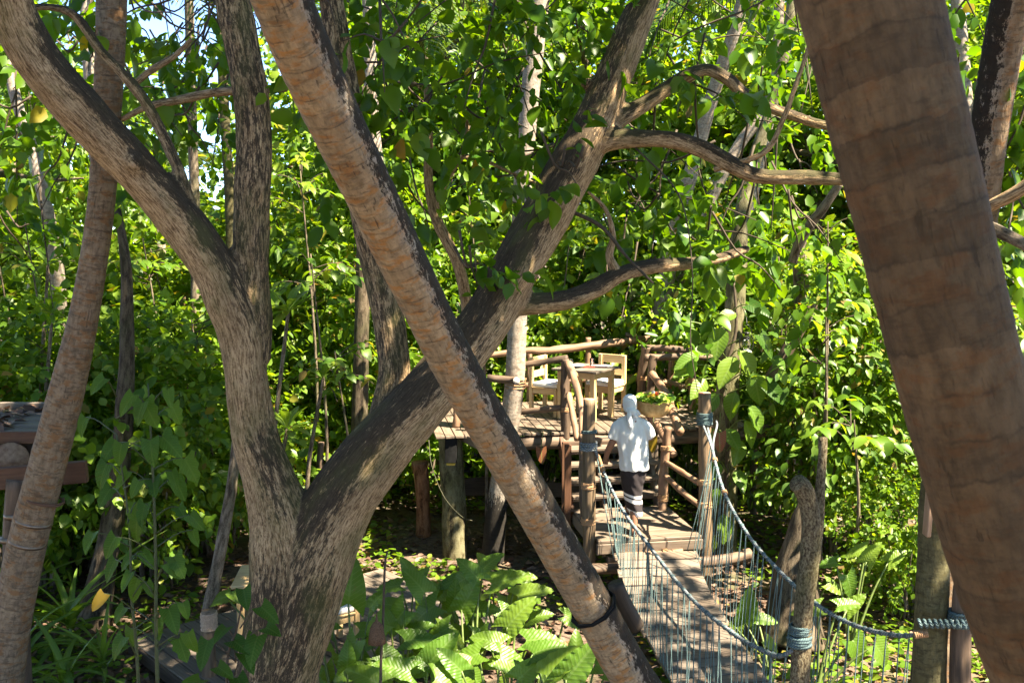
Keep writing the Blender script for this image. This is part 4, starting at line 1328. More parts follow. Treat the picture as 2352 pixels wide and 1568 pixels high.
# --- palms (ringed trunks)
def palm(name, label, pts, mat, stain_dir, seed, ring=.10, k=28, n=150, step=.02, group=None, cat='palm tree', amp=.05):
    P = [q[0] for q in pts]
    R = [q[1] for q in pts]
    t = thing(name, label, cat, (P[0].x, P[0].y, 0), 0, group)
    rs = random.Random(seed)
    ph = [rs.random() * .4 for _ in range(600)]
    def fn(s, a, R_):
        out = np.ones(s.shape)
        for i in range(s.shape[0]):
            for j in range(s.shape[1]):
                q = s[i, j] / ring + .07 * mnoise.noise((math.cos(a[i, j]) * .6, math.sin(a[i, j]) * .6, s[i, j] + seed))
                fr = q - math.floor(q)
                out[i, j] = 1 + step * (1 - fr) * (.5 + ph[int(q) % 600] * 2) + amp * mnoise.noise((math.cos(a[i, j]) * .8, math.sin(a[i, j]) * .8, s[i, j] * 1.3 + seed * 3)) + .012 * mnoise.noise((math.cos(a[i, j]) * 5, math.sin(a[i, j]) * 5, s[i, j] * 14))
        return out
    V, Fc, at = tube(P, R, n, k, fn)
    mb = MB().add(V, Fc, at)
    me = mb.mesh('trunk', mat, True, t.location)
    nm = np.zeros(len(V) * 3, dtype=np.float32); me.vertices.foreach_get('normal', nm)
    nm = nm.reshape(-1, 3)
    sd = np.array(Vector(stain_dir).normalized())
    set_attr(me, 'stain_shade', 'FLOAT', np.clip((nm @ sd - .36) * 1.8, 0, 1) if stain_dir != (0, 0, 0) else np.zeros(len(V)))
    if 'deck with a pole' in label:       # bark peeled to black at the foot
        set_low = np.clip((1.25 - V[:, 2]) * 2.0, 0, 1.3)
        me.attributes['stain_shade'].data.foreach_set('value', set_low.astype(np.float32))
    link('trunk', me, t)
    return t, P
dp, dpp = palm('leaning_palm', 'thick ringed palm trunk leaning diagonally across the view, black lichen on its upper side',
     [pt(1640, 1830, 7.15, 112), pt(1462, 1568, 6.9, 104), pt(1325, 1330, 6.6, 100), pt(1182, 1080, 6.2, 100), pt(1050, 850, 5.75, 103), pt(955, 660, 5.4, 107), pt(868, 480, 5.05, 112), pt(780, 300, 4.7, 122), pt(705, 140, 4.45, 128), pt(650, 10, 4.25, 130), pt(560, -220, 3.95, 132)], PALM_DIAG, (.80, -.25, .45), 3, .108, 36, 240)
np_, npp = palm('near_palm', 'massive out of focus palm trunk filling the right foreground',
     [pt(2520, 1800, 2.5, 300), pt(2405, 1500, 2.46, 290), pt(2300, 1200, 2.43, 282), pt(2188, 800, 2.4, 276), pt(2110, 480, 2.4, 284), pt(2050, 240, 2.4, 292), pt(1992, 0, 2.4, 300), pt(1900, -350, 2.4, 305)], PALM_NEAR, (0, 0, 0), 5, .12, 40, 200, .012, amp=.03)
lp_, lpp = palm('slender_palm', 'ringed palm trunk curving up on the left, strapped with steel bands low down',
     [pt(-60, 1900, 8.0, 118), pt(-5, 1620, 8.0, 100), pt(22, 1450, 8.0, 90), pt(62, 1250, 8.0, 86), pt(105, 1080, 8.0, 84), pt(150, 910, 8.0, 78), pt(190, 740, 8.0, 66), pt(218, 580, 8.0, 60), pt(236, 430, 8.0, 58), pt(246, 260, 8.0, 60), pt(254, 80, 8.0, 64), pt(258, -80, 8.0, 66), pt(262, -260, 8.0, 66)], PALM_LEFT, (0, 0, 0), 7, .105, 26, 200, .022)
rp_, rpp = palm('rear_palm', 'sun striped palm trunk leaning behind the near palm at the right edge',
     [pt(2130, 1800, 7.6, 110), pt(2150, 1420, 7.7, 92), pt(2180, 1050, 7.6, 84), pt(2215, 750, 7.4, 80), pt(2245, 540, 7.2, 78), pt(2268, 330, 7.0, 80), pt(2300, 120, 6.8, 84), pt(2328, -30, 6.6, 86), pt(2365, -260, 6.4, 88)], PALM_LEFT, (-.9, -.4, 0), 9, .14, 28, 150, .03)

mp_, mpp = palm('mossy_palm', 'mossy banded palm trunk wrapped with teal rope near the right edge',
     [pt(2135, 2000, DM + .1, 80), pt(2135, 1568, DM + .1, 78), pt(2140, 1400, DM + .1, 76), pt(2146, 1250, DM + .1, 72), pt(2150, 1120, DM + .1, 66), pt(2200, 900, DM + .1, 60)], MOSSY, (0, 0, 0), 10, .17, 24, 110, .03)
p2_, _ = palm('rope_post', 'brown log post roped to the mossy palm behind the near palm', [pt(2205, 2000, DM, 50), pt(2205, 1568, DM, 50), pt(2210, 1380, DM, 46), pt(2215, 1340, DM, 46)], LOGDARK, (0, 0, 0), 12, .5, 14, 40, .0, cat='post')
board(A(2128, 1230, DM - .12), A(2140, 1080, DM - .12), .08, .03, LOG, mp_, 'nailed_board')
lashing(A(2208, 1418, DM), (0, 0, 1), .082, br, .10, 5, ROPE, 'rope_coil', .014)
lashing(A(2165, 1432, DM - .16), (.9, -.3, .1), .024, br, .30, 9, ROPE, 'rope_coil', .011)
lashing(A(2115, 1455, DM - .12), (.9, 0, .1), .022, br, .09, 7, COIR, 'binding', .007)

# palms standing further back
def fpalm(label, pts, mat, seed, group='palm trunks among the trees', stain_dir=(0, 0, 0)):
    return palm('forest_palm', label, pts, mat, stain_dir, seed, .17, 14, 70, .03, group)
dkp, _ = fpalm('pale palm trunk rising through the front of the deck with a pole lashed to it', [pt(1128, 1330, 13.55, 56), pt(1140, 1180, 13.5, 50), pt(1165, 1010, 13.45, 46), pt(1180, 900, 13.4, 46), pt(1187, 780, 13.4, 44), pt(1194, 600, 13.4, 44), pt(1200, 440, 13.4, 42), pt(1215, 240, 13.4, 42), pt(1238, 20, 13.4, 42), pt(1255, -200, 13.4, 40)], PALE, 21)
lashing(A(1184, 880, 13.4), (0.1, 0, 1), .142, dkp, .16, 4, COIR, 'lashing', .008)
MB().add(*tube([A(1120, 868, 13.3), A(1178, 873, 13.22), A(1186, 874, 13.0)], [.05, .05, .048], 8, 12)).build('lashed_pole', LOGDARK, dkp, off=dkp.location)
MB().add(*tube([A(1186, 874, 13.0), A(1186.5, 874, 12.99)], [.046, .044], 2, 14)).build('cut_end', plain('pale_cut_end', (.5, .42, .38), .8, .1), dkp, off=dkp.location)
fpalm('pale leaning palm trunk behind the back right corner of the deck', [pt(1490, 1100, 17.5, 44), pt(1505, 900, 17.3, 42), pt(1520, 720, 17.0, 40), pt(1545, 560, 16.8, 36), pt(1575, 440, 16.6, 34), pt(1600, 350, 16.5, 32), pt(1640, 210, 16.3, 30), pt(1690, 60, 16, 28), pt(1730, -90, 16, 28)], PALE, 22)
fpalm('grey palm trunk beside the pale leaning one behind the deck', [pt(1535, 1000, 18.2, 38), pt(1548, 820, 18, 36), pt(1565, 660, 18, 34), pt(1590, 560, 18, 30), pt(1640, 440, 18, 28), pt(1700, 330, 18, 26), pt(1760, 250, 18, 26), pt(1800, 130, 18, 24), pt(1860, -80, 18, 24)], PALE, 23)
fpalm('palm trunk left of the vine covered trunk in mid forest', [pt(1690, 900, 17, 30), pt(1700, 650, 17, 28), pt(1715, 520, 17, 26), pt(1740, 400, 17, 24), pt(1780, 200, 17, 22), pt(1790, 0, 17, 22)], PALE, 24)
fpalm('slim pale palm trunk far left in front of the foliage', [pt(145, 900, 14.8, 38), pt(138, 760, 14.6, 34), pt(132, 640, 14.4, 34), pt(118, 540, 14.2, 30), pt(98, 440, 14, 28), pt(70, 330, 14, 26), pt(30, 200, 14, 24), pt(15, 60, 14, 24), pt(10, -100, 14, 24)], PALE, 25)
fpalm('slim pale trunk just left of the slender palm top', [pt(228, 620, 13.8, 26), pt(215, 300, 13.6, 26), pt(205, 150, 13.5, 28), pt(198, 0, 13.5, 28), pt(190, -150, 13.5, 28)], PALE, 26)
fpalm('pale palm trunk half hidden behind the leaning palm', [pt(890, 820, 15, 36), pt(880, 600, 15, 34), pt(868, 420, 15, 34), pt(855, 280, 15, 32), pt(850, 120, 15, 30), pt(845, -100, 15, 30)], PALE, 27)
fpalm('slim trunk in the bright gap right of the upright limb', [pt(535, 760, 16, 26), pt(530, 500, 16, 24), pt(520, 330, 16, 22), pt(512, 180, 16, 22), pt(505, -100, 16, 20)], MOSSY, 28)

def trunk_thing(name, label, pts, mat, seed, cat='tree', group=None, amp=.14):
    P, R = list(zip(*pts))
    t = thing(name, label, cat, (P[0].x, P[0].y, 0), 0, group)
    MB().add(*tube(P, R, 50, 14, knobbly(seed, amp, 2.2))).build('trunk', mat, t, off=t.location)
    return t
GB = 'bare trunks in the undergrowth'
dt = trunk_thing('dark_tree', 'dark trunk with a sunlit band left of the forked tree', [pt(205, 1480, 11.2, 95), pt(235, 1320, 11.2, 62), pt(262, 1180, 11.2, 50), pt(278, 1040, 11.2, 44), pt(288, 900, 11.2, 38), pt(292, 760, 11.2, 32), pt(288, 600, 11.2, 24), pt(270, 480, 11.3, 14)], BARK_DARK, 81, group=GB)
trunk_thing('slim_tree', 'slim bare trunk standing against the blue sky gap', [pt(452, 820, 15, 26), pt(450, 600, 15, 24), pt(446, 420, 15, 22), pt(440, 240, 15, 22), pt(436, 60, 15, 20), pt(430, -120, 15, 18)], BARK_BG, 82, group=GB)
trunk_thing('slim_tree', 'grey sapling trunk leaning just left of the forked trunk', [pt(478, 1420, 10.0, 36), pt(495, 1320, 10.0, 30), pt(518, 1200, 10.0, 28), pt(535, 1090, 10.0, 26), pt(548, 960, 10.0, 20), pt(560, 820, 10.1, 14)], BARK_BG, 83, group=GB)
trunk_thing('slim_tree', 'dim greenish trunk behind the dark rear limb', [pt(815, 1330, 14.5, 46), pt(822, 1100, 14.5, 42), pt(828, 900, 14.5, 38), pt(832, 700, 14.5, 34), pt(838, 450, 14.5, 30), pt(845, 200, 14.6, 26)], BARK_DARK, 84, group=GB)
trunk_thing('slim_tree', 'curved forked sapling with pale bark above the leaning palm', [pt(1085, 800, 9.8, 24), pt(1065, 660, 9.6, 26), pt(1045, 590, 9.5, 26), pt(1010, 520, 9.5, 26), pt(992, 470, 9.5, 22), pt(983, 400, 9.5, 20), pt(985, 320, 9.5, 18), pt(980, 200, 9.5, 14)], BARK, 85, group=GB)
sp2 = COL.objects[-1].parent if COL.objects[-1].parent else None
if sp2:
    branch([pt(995, 500, 9.5, 16), pt(1012, 440, 9.5, 15), pt(1040, 390, 9.5, 13), pt(1068, 345, 9.5, 11), pt(1075, 250, 9.5, 8)], BARK, sp2, seed=11)
    branch([pt(1058, 360, 9.5, 9), pt(1110, 368, 9.5, 9), pt(1170, 395, 9.5, 7), pt(1230, 420, 9.5, 5)], BARK, sp2, seed=12)
vt = trunk_thing('vine_covered_tree', 'mossy trunk wrapped in large leaved vine right of the deck', [pt(1662, 1300, 13.4, 62), pt(1666, 1000, 13.4, 56), pt(1668, 940, 13.4, 52), pt(1675, 820, 13.4, 50), pt(1686, 720, 13.4, 46), pt(1692, 640, 13.4, 42), pt(1700, 520, 13.4, 38), pt(1730, 380, 13.5, 30), pt(1790, 180, 13.6, 26), pt(1830, -60, 13.7, 22)], PATCHY, 86)
trunk_thing('broken_log', 'broken grey log leaning across the bushes right of the vine', [pt(1745, 900, 13.0, 26), pt(1790, 835, 13.0, 28), pt(1830, 765, 13.0, 30), pt(1858, 708, 13.0, 32), pt(1868, 690, 13.0, 26)], LOGDARK, 87, 'log')
trunk_thing('shadowy_tree', 'short dark trunk behind the broken leaning log', [pt(1862, 900, 13.8, 66), pt(1856, 800, 13.8, 54), pt(1848, 730, 13.8, 46), pt(1840, 650, 13.8, 36), pt(1835, 520, 13.8, 30)], BARK_BG, 88, group=GB)
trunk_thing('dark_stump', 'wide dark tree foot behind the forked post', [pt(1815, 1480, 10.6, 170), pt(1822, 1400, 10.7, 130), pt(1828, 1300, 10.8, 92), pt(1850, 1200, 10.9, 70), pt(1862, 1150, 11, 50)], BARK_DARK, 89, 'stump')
trunk_thing('slim_tree', 'leaning bare branch trunk in the bushes left of the near palm', [pt(1820, 600, 10.5, 20), pt(1835, 560, 10.4, 22), pt(1865, 510, 10.3, 24), pt(1890, 480, 10.2, 22), pt(1930, 420, 10.1, 18)], BARK_BG, 90, group=GB)
trunk_thing('slim_tree', 'brown limb crossing behind the rear palm at the right edge', [pt(2235, 492, 6.3, 26), pt(2280, 470, 6.2, 28), pt(2330, 445, 6.1, 30), pt(2400, 400, 6.0, 32)], BARK, 91, group=GB)
trunk_thing('slim_tree', 'dark lower limb below the brown one at the right edge', [pt(2240, 510, 6.5, 30), pt(2290, 530, 6.4, 28), pt(2350, 560, 6.3, 26), pt(2420, 600, 6.2, 26)], BARK_BG, 92, group=GB)
for i, (u, v0, v1, d) in enumerate(((735, 1110, 1015, 13.5), (1730, 1120, 1030, 15.0))):
    trunk_thing('stake', ('thin grey stake in the gap of the forked tree', 'short pale stake in the shade beyond the landing')[i], [pt(u, v0 + 60, d, 16), pt(u, (v0 + v1) / 2, d, 16), pt(u + 3, v1, d, 14)], LOGDARK, 93 + i, 'stake')

# strap with the dark prop log on the leaning palm
lg = thing('strapped_log', 'charred looking dark log strapped behind the leaning palm beside the bridge', 'log', A(1440, 1480, 7.1))
MB().add(*tube([A(1414, 1340, 7.05), A(1432, 1385, 7.08), A(1462, 1440, 7.12)], [.062, .064, .062], 14, 14, knobbly(95, .08, 5))).build('log_body', DARKWOOD, lg, off=lg.location)
i_ = 2
c_ = A(1362, 1396, 6.66)
ax_ = (dpp[2] - dpp[1]).normalized()
lashing(c_, ax_, .165, lg, .035, 2, BLACK, 'strap', .010)

# steel bands of the slender palm and the log behind it
for (u, v) in ((75, 1195), (62, 1243)):
    c = A(u + 2, v, 8.0)
    ax = (A(105, 1080, 8.0) - A(62, 1250, 8.0)).normalized()
    V, Fc, at = tube([c - ax * .012, c + ax * .012], [.152, .152], 2, 24)
    MB().add(V, Fc, at).build('steel_band', STEEL, lp_, off=lp_.location)
c = A(100, 1145, 8.0)
ax = (A(105, 1080, 8.0) - A(62, 1250, 8.0)).normalized()
lashing(c, ax, .158, lp_, .02, 2, plain('rust_wire', (.10, .05, .03), .8), 'wire', .008)

# ------------------------------------------------------------------ raised platform at the left edge
rp = thing('raised_platform', 'raised plank platform littered with dry leaves at the left edge', 'platform', A(20, 1000, 9))
ZP = A(110, 990, 8.9).z
pc = A(112, 990, 8.9)
for i in range(9):
    y = 8.95 + .125 * i
    xr = A(112, 990, 8.9).x - .058 * i
    board((-7.2, y, ZP - .015), (xr, y, ZP - .015 + random.uniform(-.004, .004)), .115, .03, DECKGREY, rp, 'plank')
board((-7.2, 8.86, ZP - .05), (pc.x + .02, 8.86, ZP - .05), .035, .11, REDWOOD, rp, 'fascia')
board((-7.2, 10.05, ZP + .02), (pc.x - .50, 10.02, ZP + .02), .06, .10, DECKGREY, rp, 'edge_rail')
board((-7.2, 9.0, ZP - .17), (pc.x - .05, 9.0, ZP - .17), .06, .16, DARKWOOD, rp, 'joist')
board((-7.2, 9.5, ZP - .17), (pc.x - .35, 9.5, ZP - .17), .06, .16, DARKWOOD, rp, 'joist')
MB().add(*tube([A(28, 1054, 9.6), A(22, 1055, 8.75)], [.155, .155], 8, 18, knobbly(97, .1, 3))).build('round_joist', LOG, rp, off=rp.location)
board(A(-90, 1106, 8.4), A(200, 1082, 8.55), .08, .19, REDWOOD, rp, 'cross_beam')
MB().add(*tube([Vector((A(38, 1500, 8.5).x, 8.55, -.2)), A(34, 1300, 8.5), A(40, 1100, 8.45)], [.10, .095, .09], 20, 14, knobbly(98, .1, 2))).build('support_post', LOGDARK, rp, off=rp.location)
for (u, v) in ((40, 1182), (28, 1236)):
    cc = A(u - 2, v, 8.47)
    V, Fc, at = tube([cc - Vector((0, 0, .02)), cc + Vector((0, 0, .02))], [.104, .104], 2, 20)
    MB().add(V, Fc, at).build('steel_band', STEEL, rp, off=rp.location)
n = 110
P = np.stack([pc.x - .5 - 1.3 * rng.random(n) ** 1.2, 8.95 + 1.0 * rng.random(n), ZP + .012 + .02 * rng.random(n)], 1)
a = rng.random(n) * 6.28
foliage('dry_leaves', P, np.stack([np.cos(a), np.sin(a), .15 * rng.normal(size=n)], 1), np.stack([rng.normal(size=n) * .4, rng.normal(size=n) * .4, np.ones(n)], 1), .08 + .08 * rng.random(n), G['litter'])

# ------------------------------------------------------------------ lower deck with table and chair behind the trunk
ld = thing('lower_deck', 'low plank deck on the ground around the forked tree', 'deck', (-2.1, 9.9, 0))
ZG = .22
c0, c1 = AZ(318, 1485, ZG), AZ(468, 1600, ZG)      # left edge, far and near
dv = (c1 - c0).normalized()                          # boards run along this
sv = Vector((-dv.y, dv.x, 0))
if sv.x < 0: sv = -sv
for i in range(22):
    a = c0 + sv * (.075 + .15 * i) - dv * (.25 - .0 * i)
    board(a, a + dv * 2.6, .140, .03, DECKGREY, ld, 'deck_board')
board(c0 - dv * .25 - Vector((0, 0, .07)), c0 + dv * 2.4 - Vector((0, 0, .07)), .04, .14, DARKWOOD, ld, 'fascia')
board(c0 - dv * .27 - Vector((0, 0, .05)), c0 - dv * .27 + sv * 3.3 - Vector((0, 0, .05)), .04, .10, DECKGREY, ld, 'fascia')
for i in range(1, 4):
    board(c0 + dv * (.2 + .8 * (i - 1)) + Vector((0, 0, -.09)), c0 + dv * (.2 + .8 * (i - 1)) + sv * 3.3 + Vector((0, 0, -.09)), .06, .12, DARKWOOD, ld, 'joist')
wp = thing('woven_post', 'log post with a woven coir wrap standing on the low deck', 'post', (A(478, 1460, 9.4).x, 9.4, ZG))
MB().add(*tube([Vector((wp.location.x, 9.4, ZG - .3)), A(478, 1480, 9.4), A(480, 1402, 9.4)], [.075, .070, .066], 20, 16, knobbly(99, .08, 3))).build('post_shaft', POST, wp, off=wp.location)
lashing(A(480, 1425, 9.4), (0, 0, 1), .076, wp, .17, 13, plain('woven_wrap', (.40, .28, .19), .9, .3, 80), 'woven_wrap', .008)
lt = thing('garden_table', 'pale wooden table half hidden behind the foot of the forked tree', 'table', (AZ(600, 1330, ZG + .73).x, AZ(600, 1330, ZG + .73).y, ZG))
tz = ZG + .73
k0, k1, k2 = AZ(530, 1343, tz), AZ(594, 1312, tz), AZ(720, 1352, tz)
cen = (k1 + k2) / 2
ang = math.atan2((k2 - k0).y, (k2 - k0).x)
lt.location = (k0.x + .45, k0.y + .28, ZG)
lt.rotation_euler = (0, 0, .1)
obox(lt, 'tabletop', (0, 0, .735), .92, .66, .035, 0, PINE, grain='x')
for sx in (-.38, .38):
    for sy in (-.26, .26):
        obox(lt, 'leg', (sx, sy, .36), .07, .07, .72, 0, PINE)
for s_ in (-.28, .28):
    obox(lt, 'apron', (0, s_, .67), .70, .03, .09, 0, PINE, grain='x')
def chair_at(label, loc, rz):
    src = [o for o in COL.objects if o.name.startswith('wooden_chair') and o.parent is None][0]
    c = copy_tree(src)
    c.location, c.rotation_euler = loc, (0, 0, rz)
    c['label'] = label
    c['group'] = 'pale pine chairs at the garden table'
    return c
pcx = AZ(790, 1492, ZG)
chair_at('pale pine chair on the low deck just right of the forked trunk', (pcx.x + .02, pcx.y + .15, ZG), 2.2)

# ------------------------------------------------------------------ the person climbing the stairs with a basket
def loft(rings, k=24, n=40, fold=0.0, seed=0, ff=9):
    """rings (x, y, z, rx, ry): closed body through ellipse sections"""
    R = np.array(rings, dtype=float)
    I = catmull(R[:, :3], n)
    rx = np.interp(np.linspace(0, len(R) - 1, n), np.arange(len(R)), R[:, 3])
    ry = np.interp(np.linspace(0, len(R) - 1, n), np.arange(len(R)), R[:, 4])
    V = []
    for i in range(n):
        for j in range(k):
            a = 2 * math.pi * j / k
            f = 1 + fold * mnoise.noise((math.cos(a) * ff * .3, math.sin(a) * ff * .3, I[i][2] * 5 + seed))
            V.append((I[i][0] + rx[i] * f * math.cos(a), I[i][1] + ry[i] * f * math.sin(a), I[i][2]))
    Fc = [(i * k + j, i * k + (j + 1) % k, (i + 1) * k + (j + 1) % k, (i + 1) * k + j) for i in range(n - 1) for j in range(k)]
    Fc.append(tuple(range(k))[::-1]); Fc.append(tuple((n - 1) * k + j for j in range(k)))
    return np.array(V), Fc, np.array(V)

SKIN = plain('brown_skin', (.24, .12, .075), .55, .08, 30, bstr=.03)
SHIRT = plain('white_cotton', (.60, .60, .595), .9, .02, 40, .2, .05)
PP = Vector((1.465, 11.64, ZL))
pe = thing('person', 'person in white shirt, white headscarf and black striped sarong climbing from the landing', 'person', PP, math.radians(-2))
def T(pts, r, n=16, k=12): return tube(pts, r, n, k)
legs = [T([(0.0, -.02, .08), (0.0, .0, .25), (0.015, .05, .46), (.03, .03, .62), (.04, .02, .82)], [.036, .050, .058, .07, .085]),     # standing leg
        T([(-.055, .17, .30), (-.055, .20, .46), (-.055, .22, .60), (-.06, .12, .72), (-.065, .02, .84)], [.032, .045, .05, .062, .08])]     # lifted leg on the first tread
feet = [T([(0, -.09, .045), (0, -.01, .065), (0.0, .09, .045), (.005, .15, .03)], [.03, .038, .038, .022]),
        T([(-.055, .10, .245), (-.055, .18, .265), (-.055, .27, .245), (-.055, .33, .23)], [.03, .038, .036, .022])]
torso = [loft([(-.005, .02, .74, .13, .10), (-.005, .02, .86, .15, .11), (-.015, .03, .98, .135, .10), (-.03, .04, 1.12, .15, .11), (-.045, .045, 1.27, .165, .10), (-.05, .045, 1.34, .13, .08), (-.052, .05, 1.39, .06, .06)], 24, 30)]
neck = [T([(-.052, .05, 1.34), (-.055, .06, 1.42), (-.06, .075, 1.50)], [.06, .052, .052])]
head = [loft([(-.06, .085, 1.395, .035, .045), (-.06, .088, 1.43, .058, .075), (-.06, .085, 1.49, .072, .092), (-.06, .08, 1.55, .073, .095), (-.06, .08, 1.595, .055, .07), (-.06, .08, 1.615, .02, .03)], 24, 30),
        T([(-.06, .165, 1.52), (-.06, .195, 1.49), (-.06, .185, 1.475)], [.012, .017, .012], 8, 8),     # nose
        T([(-.085, .168, 1.445), (-.06, .178, 1.445), (-.035, .168, 1.445)], [.006, .010, .006], 8, 8),   # lips
        T([(-.137, .075, 1.53), (-.141, .08, 1.50), (-.137, .085, 1.475)], [.012, .016, .010], 8, 8),     # ears
        T([(.017, .075, 1.53), (.021, .08, 1.50), (.017, .085, 1.475)], [.012, .016, .010], 8, 8)]
armL = [T([(-.14, .04, 1.285), (-.215, .03, 1.22), (-.250, .03, 1.10), (-.300, .07, .98), (-.325, .13, .875)], [.045, .05, .043, .038, .028], 24, 12)]
armR = [T([(.055, .04, 1.285), (.125, .02, 1.24), (.175, .03, 1.145), (.185, .14, 1.20), (.195, .20, 1.295)], [.045, .05, .045, .040, .028], 24, 12)]
def hand(wrist, dirv, palm_n, curl, sgn):
    """palm, four unequal bent fingers and a thumb from the side of the palm"""
    wv, d, nrm = Vector(wrist), Vector(dirv).normalized(), Vector(palm_n).normalized()
    s = d.cross(nrm).normalized() * sgn
    out = [T([wv - d * .01, wv + d * .04 + s * .005, wv + d * .085], [.026, .034, .030], 8, 10), T([wv + s * .016, wv + d * .045 + s * .022, wv + d * .08 + s * .022], [.016, .02, .015], 8, 8)]
    for q, ln in ((-.030, .068), (-.010, .078), (.011, .074), (.030, .058)):
        b0 = wv + d * .08 + s * q
        b1 = b0 + (d * .9 + nrm * curl * .5) * ln * .45
        b2 = b1 + (d * .55 + nrm * curl) * ln * .35
        b3 = b2 + (d * .1 + nrm * curl) * ln * .25
        out.append(T([b0 - d * .01, b1, b2, b3], [.0105, .010, .009, .007], 10, 8))
    t0 = wv + d * .025 + s * .03
    out.append(T([t0, t0 + s * .025 + d * .022 + nrm * .008, t0 + s * .03 + d * .05 + nrm * .02], [.014, .011, .008], 8, 8))
    return out
hl = hand((-.325, .13, .875), (-.08, .45, -.75), (.2, .8, .4), .8, 1)
hr = hand((.195, .20, 1.295), (.05, .25, .6), (.05, -1.0, .35), .5, -1)
me, co = remesh_union(legs + feet + torso + neck + head + armL + armR + hl + hr, .0065, 4)
me.name = 'body'
me.materials.clear(); me.materials.append(SKIN)
me.polygons.foreach_set('use_smooth', np.ones(len(me.polygons), dtype=bool))
body_ = link('body', me, pe)
EYE = plain('dark_eye', (.03, .02, .015), .2)
for ex in (-.088, -.032):
    MB().add(*loft([(ex, .158, 1.507, .004, .004), (ex, .160, 1.513, .011, .010), (ex, .158, 1.519, .004, .004)], 10, 6)).build('eye', EYE, body_)
# shirt: torso and sleeves grown into one cloth
sh = [loft([(-.0, .02, .765, .172, .128), (0, .02, .80, .174, .13), (-.01, .02, .92, .168, .125), (-.025, .03, 1.06, .178, .128), (-.04, .04, 1.20, .196, .125), (-.05, .042, 1.29, .190, .108), (-.053, .045, 1.345, .13, .088), (-.054, .05, 1.385, .072, .070), (-.054, .055, 1.40, .06, .06)], 32, 50, .035, 3),
      tube([(-.12, .04, 1.30), (-.175, .035, 1.275), (-.225, .03, 1.20), (-.255, .03, 1.115)], [.075, .074, .070, .068], 22, 16, knobbly(4, .10, 9)),
      tube([(.02, .04, 1.30), (.09, .03, 1.28), (.14, .02, 1.22), (.175, .03, 1.14)], [.075, .074, .070, .064], 22, 16, knobbly(5, .10, 9))]
me, co = remesh_union(sh, .009, 2)
nm = np.zeros(len(me.vertices) * 3, dtype=np.float32); me.vertices.foreach_get('normal', nm); nm = nm.reshape(-1, 3)
wr = np.array([mnoise.noise((c[0] * 16 + c[2] * 5, c[1] * 16, c[2] * 4 - c[0] * 5)) * .016 + mnoise.noise((c[0] * 9, c[1] * 12, c[2] * 22 + c[0] * 8)) * .006 * max(0, 1 - abs(c[2] - .88) / .2) for c in co])
me.vertices.foreach_set('co', (co + nm * wr[:, None]).astype(np.float32).ravel())
me.name = 'shirt'; me.materials.clear(); me.materials.append(SHIRT)
me.polygons.foreach_set('use_smooth', np.ones(len(me.polygons), dtype=bool))
link('shirt', me, pe)
# sarong, black with white woven stripes near the hem
m, nt, b, out = newmat('striped_sarong')
tc = N(nt, 'ShaderNodeTexCoord')
sep = N(nt, 'ShaderNodeSeparateXYZ')
L(nt, tc.outputs['Object'], sep.inputs[0])
zz = mathn(nt, 'ADD', sep.outputs[2], mathn(nt, 'MULTIPLY', sep.outputs[0], .22))
c = ramp(nt, zz, [(0, (.75, .74, .73)), (.285, (.018, .012, .014)), (.375, (.72, .71, .70)), (.415, (.018, .012, .014)), (.435, (.72, .71, .70)), (.468, (.018, .012, .014))], 'CONSTANT')
L(nt, c, b.inputs['Base Color'])
b.inputs['Roughness'].default_value = .85
sr = [loft([(.035, .05, .205, .066, .095), (.03, .06, .24, .075, .12), (.008, .10, .33, .098, .165), (-.012, .12, .47, .115, .185), (-.015, .10, .60, .132, .178), (-.012, .06, .70, .150, .15), (-.005, .025, .80, .158, .118), (-.005, .02, .86, .152, .112)], 28, 46, .06, 8)]
me, co = remesh_union(sr, .010, 2)
wr = np.array([mnoise.noise((c[0] * 8 + 3, c[1] * 8, c[2] * 14 + c[0] * 18)) * .010 for c in co])
nm = np.zeros(len(me.vertices) * 3, dtype=np.float32); me.vertices.foreach_get('normal', nm); nm = nm.reshape(-1, 3)
me.vertices.foreach_set('co', (co + nm * wr[:, None]).astype(np.float32).ravel())
me.name = 'sarong'; me.materials.clear(); me.materials.append(m)
me.polygons.foreach_set('use_smooth', np.ones(len(me.polygons), dtype=bool))
link('sarong', me, pe)
# headscarf with a knot and hanging tail
hs = [loft([(-.06, .06, 1.43, .055, .06), (-.06, .06, 1.46, .075, .085), (-.06, .072, 1.52, .083, .105), (-.06, .075, 1.57, .082, .105), (-.06, .075, 1.61, .062, .08), (-.06, .075, 1.632, .02, .03)], 28, 36, .03, 4),
      tube([(-.10, -.005, 1.465), (-.05, -.03, 1.455), (.005, -.005, 1.435), (.045, .03, 1.405)], [.028, .040, .038, .022], 16, 12, knobbly(9, .18, 30)),
      tube([(-.065, -.03, 1.46), (-.075, -.055, 1.41), (-.07, -.075, 1.34), (-.06, -.082, 1.28), (-.05, -.085, 1.245)], [.026, .030, .032, .026, .008], 18, 12, knobbly(10, .25, 25)),
      tube([(-.03, -.025, 1.44), (0, -.045, 1.40), (.02, -.05, 1.375)], [.024, .024, .012], 10, 10, knobbly(12, .2, 25))]
me, co = remesh_union(hs, .007, 2)
nm = np.zeros(len(me.vertices) * 3, dtype=np.float32); me.vertices.foreach_get('normal', nm); nm = nm.reshape(-1, 3)
wr = np.array([mnoise.noise((c[0] * 60, c[1] * 20, c[2] * 18)) * .0035 for c in co])
me.vertices.foreach_set('co', (co + nm * wr[:, None]).astype(np.float32).ravel())
me.name = 'headscarf'; me.materials.clear(); me.materials.append(SHIRT)
me.polygons.foreach_set('use_smooth', np.ones(len(me.polygons), dtype=bool))
link('headscarf', me, pe)
SOLE = plain('dark_sandal', (.04, .03, .025), .7, .2)
